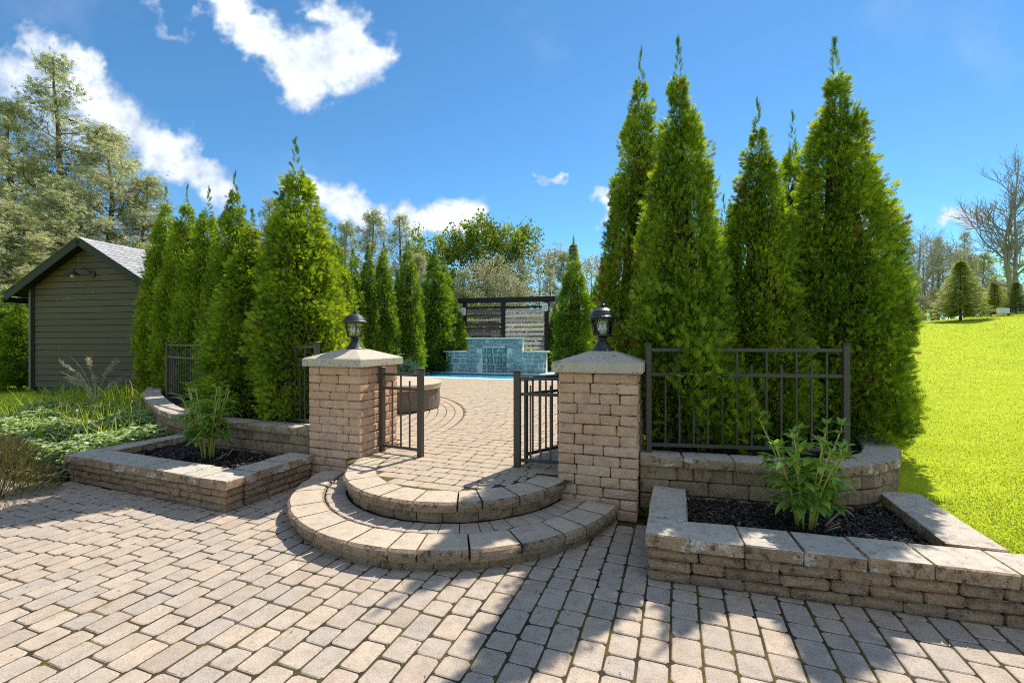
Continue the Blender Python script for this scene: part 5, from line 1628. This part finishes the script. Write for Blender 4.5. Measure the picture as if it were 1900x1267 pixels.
def left_grass():
    r, q, X, Y = g_region(6500, 18, [(-7.6, 4.9), (-9.0, 5.6), (-10.3, 6.5), (-12, 9.5), (-16.5, 9.5), (-13.2, 5.0), (-10.4, 4.2)])
    n = len(q); P = np.stack([X, Y, ground_h(X, Y) - .01], 1)
    k = r.rand(n) < .35
    H = np.where(k, r.uniform(.32, .68, n), r.uniform(.10, .28, n))
    blades('tall_grass', 'long uncut grass between the ground cover and the shed', P, H, r.uniform(.005, .011, n), r.uniform(.1, .9, n), np.clip(r.normal(.55, .22, n), 0, 1), TALLG, 19, 'grass', 4)
    r, q, X, Y = g_region(750, 28, [(-6.9, 4.0), (-8.2, 5.0), (-9.6, 5.9), (-11.8, 5.9), (-10.8, 3.9), (-9.0, 3.6)])
    n = len(q); P = np.stack([X, Y, ground_h(X, Y)], 1)
    blades('tall_grass', 'bright grass blades poking up through the ground cover', P, r.uniform(.3, .62, n), r.uniform(.006, .012, n), r.uniform(.05, .7, n), np.clip(r.normal(.7, .2, n), 0, 1), TALLG, 29, 'grass', 4)
left_grass()
def plume_grass():
    r = random.Random(14); b = at(178, 760, 9.0); zb = ground_z(b.x, b.y)
    root = thing('plume_grass', 'tall plume grass with pale feathery heads before the shed', 'grass', (b.x, b.y, zb), 0)
    for k in range(15):
        a = r.choice([math.pi, math.pi, 0]) + r.uniform(-1.0, 1.0); L = r.uniform(.85, 1.45); ln = r.uniform(.25, .85)
        pts = [Vector((ln * t ** 1.9 * math.cos(a) * L * .8, ln * t ** 1.9 * math.sin(a) * .6, L * (t - .32 * ln * t ** 2.6))) for t in [i / 8 for i in range(9)]]
        V, F = tube(pts, [.007 - .0006 * i for i in range(9)], 4); st = obj('stalk', mesh('stalk', V, F, STRAWM), root)
        if k % 3 != 2:
            rr = np.random.RandomState(k); m = 60; tt = rr.uniform(.78, 1.05, m)
            P = np.array([tuple(pts[6].lerp(pts[8], min(1.0, (t - .75) / .25))) for t in tt]) + rr.normal(0, .012, (m, 3))
            d = np.tile(np.array(tuple((pts[8] - pts[6]).normalized())), (m, 1)) * .8 + rr.normal(0, .4, (m, 3)) + np.array([0, 0, -.15])
            V, F, T_ = scatter(LEAF2[0] * np.array([.3, 1, 1]), LEAF2[1], P, d, unit(rr.normal(0, 1, (m, 3))), .09 * rr.uniform(.5, 1.2, m), rr.uniform(.3, 1, m))
            obj('plume', bigmesh('plume', V, F, STRAW, T_), st)
STRAWM = plain('straw_stalk', (.45, .38, .26), .8, .2)
plume_grass()
def wispy_shrub():
    r = np.random.RandomState(44); b = at(-12, 900, 4.45); zb = ground_z(b.x, b.y)
    root = thing('wispy_shrub', 'brownish feathery shrub at the left picture edge by the driveway', 'shrub', (b.x, b.y, zb), 0)
    n = 3400; a = r.uniform(0, 6.28, n); q = r.uniform(.05, 1, n) ** .5; hh = r.uniform(.15, 1, n)
    R = .46; H = .66
    P = np.stack([R * q * np.cos(a) * np.sqrt(np.clip(1.1 - hh ** 2, .05, 1)), R * q * np.sin(a) * np.sqrt(np.clip(1.1 - hh ** 2, .05, 1)), H * hh], 1)
    d = unit(P * np.array([1, 1, .3]) / R + np.array([.1, 0, .9]) + r.normal(0, .28, (n, 3)))
    V, F, T_ = scatter(frond_template(3)[0] * np.array([.35, 1, 1]), frond_template(3)[1], P, d, unit(r.normal(0, 1, (n, 3))), .085 * r.uniform(.6, 1.3, n), np.clip(r.normal(.5, .25, n), 0, 1))
    obj('foliage', bigmesh('foliage', V, F, HEATH, T_), root)
    mb = MB()
    for k in range(26):
        t = r.uniform(0, 6.28); s = r.uniform(.1, .4); mb.tube([(0, 0, -.05), (s * .4 * math.cos(t), s * .4 * math.sin(t), H * .4), (s * math.cos(t), s * math.sin(t), H * r.uniform(.6, .95))], [.007, .005, .002], 4)
    mb.build('stems', BARK, root)
wispy_shrub()
zl = lambda u, v: ground_z(*XY(u, v)) + .012
mulch('chip_bed', [(-6.42, 3.05), (-6.45, 3.5), (-8.4, 3.45), (-10.0, 3.6), (-10.0, 2.45), (-7.7, 2.8)], 0, 'tan shredded wood chips beside the driveway left of the planter', TANSOIL, CHIPT, 3000, 13, size=(.015, .06), zf=lambda u, v: zl(u, v) + .05)

# ------------------------------------------------------------------ lawn blades on the right
def lawn():
    r = np.random.RandomState(6); n = 230000
    Yr = 2.6 + 20 * r.uniform(0, 1, n) ** 2.0
    px = r.uniform(1560, 2450, n); X = (px - 950) / FPX * Yr
    u = CA * X - SA * Yr; v = SA * X + CA * Yr
    k = (u > 1.88) & (v > 3.36 + .078 * u) & ~((u < 2.15) & (v > 4.75) & (v < 6.6)); X, Yr = X[k], Yr[k]; n = len(X)
    far = np.clip(Yr / 6., 1, 2.6)
    P = np.stack([X, Yr, ground_h(X, Yr) - .006], 1)
    patch = .5 + .5 * np.sin(X * 1.7 + 2) * np.sin(Yr * 1.3)
    t = np.clip(r.normal(.5, .2, n) + .3 * (patch - .5) + .25 * (np.sin(X * 5.1 + 1) * np.sin(Yr * 4.3 + X) * .5), 0, .95); dry = r.rand(n) < .05; t[dry] = 1
    blades('lawn_grass', 'mown sunlit lawn grass climbing the hill on the right', P, r.uniform(.014, .036, n) * far ** .4, r.uniform(.0022, .004, n) * far, r.uniform(.2, 1.2, n), t, GRASS, 7, 'grass', 2)
lawn()

# far fence and sign at the top of the lawn
def far_fence():
    p = at(1838, 590, 21); root = thing('rail_fence', 'small dark rail fence at the top of the lawn', 'fence', (p.x, p.y, ground_z(p.x, p.y)), -.1)
    for k in range(5):
        mb = MB(); mb.cbox(k * .75 - .03, k * .75 + .03, -.03, .03, -.3, .42 + .07 * k); mb.build('post', POSTD, root)
    for z in (.35, .15):
        mb = MB(); mb.bar((0, 0, z), (3.0, 0, z + .28), .03, .05); mb.build('rail', POSTD, root)
    s = obj('notice_board', None, None, (p.x + .45, p.y - .12, ground_z(p.x + .45, p.y) )); 
    tag(s, 'pale notice board in front of the rail fence on the hill', 'sign')
    mb = MB(); mb.cbox(-.3, .3, -.01, .01, .10, .36); mb.build('panel', WHITEM, s)
    for x in (-.25, .25):
        mb = MB(); mb.cbox(x - .015, x + .015, .012, .03, -.2, .36); mb.build('post', POSTD, s)
far_fence()

# ------------------------------------------------------------------ dry bits blown onto the driveway
def litter():
    r = np.random.RandomState(91); n = 260
    Y = r.uniform(2.1, 4.6, n); px = r.uniform(-20, 1920, n); X = (px - 950) / FPX * Y
    u = CA * X - SA * Y; v = SA * X + CA * Y
    wall = 3.02 + .078 * np.clip(u + .2, 0, 9)
    k = (v < np.where(u > -.2, wall, np.where(u < -3.8, 2.85, 3.9))) & ((u - STEP_C[0]) ** 2 + (v - STEP_C[1]) ** 2 > 1.66 ** 2)
    near = (np.abs(v - np.where(u > -.2, wall, 2.85)) < .25) | (r.rand(n) < .45)
    k &= near; X, Y = X[k], Y[k]; n = len(X)
    a = r.uniform(0, 6.28, n); el = r.uniform(-.1, .25, n)
    d = np.stack([np.cos(a) * np.cos(el), np.sin(a) * np.cos(el), np.sin(el)], 1)
    V, F, T_ = scatter(LEAF2[0] * np.array([.45, 1, 1]), LEAF2[1], np.stack([X, Y, np.full(n, .004)], 1), d, unit(np.tile([0, 0, 1.], (n, 1)) + r.normal(0, .3, (n, 3))), r.uniform(.008, .026, n), r.uniform(0, 1, n))
    o = obj('leaf_litter', bigmesh('leaf_litter', V, F, CHIPT, T_)); tag(o, 'dry leaf crumbs scattered over the driveway pavers', 'leaf litter', kind='stuff')
litter()

# ------------------------------------------------------------------ the wood goes on behind and to both sides, too far to tell its trees apart
def distant_wood():
    r = np.random.RandomState(17); P = []; D_ = []; S = []; T_ = []
    for k in range(230):
        a = r.uniform(-1.35, 1.35); d = r.uniform(44, 62); x, y = d * np.sin(a), d * np.cos(a)
        if y < 6: continue
        zb = ground_z(x, y); h = r.uniform(4.5, 8.0); w_ = r.uniform(1.4, 2.6); base = r.uniform(.15, .8)
        m = 90; t = r.uniform(0, 1, m) ** .8; q = r.uniform(0, 6.28, m); rad = w_ * np.sqrt(np.clip(1 - t ** 1.6, 0, 1)) * r.uniform(.4, 1.05, m)
        p = np.stack([x + rad * np.cos(q), y + rad * np.sin(q), zb + .2 + h * t], 1)
        P.append(p); D_.append(unit(np.stack([np.cos(q), np.sin(q), np.full(m, .6)], 1) + r.normal(0, .4, (m, 3)))); S.append(r.uniform(.5, .95, m)); T_.append(np.clip(base + r.normal(0, .15, m), 0, 1))
    P = np.concatenate(P); n = len(P)
    V, F, T2 = scatter(F3[0], F3[1], P, np.concatenate(D_), unit(r.normal(0, 1, (n, 3))), np.concatenate(S), np.concatenate(T_))
    o = obj('distant_wood', bigmesh('distant_wood', V, F, SPRING, T2)); tag(o, 'far-off band of green wood along the horizon', 'wood', kind='stuff')
distant_wood()
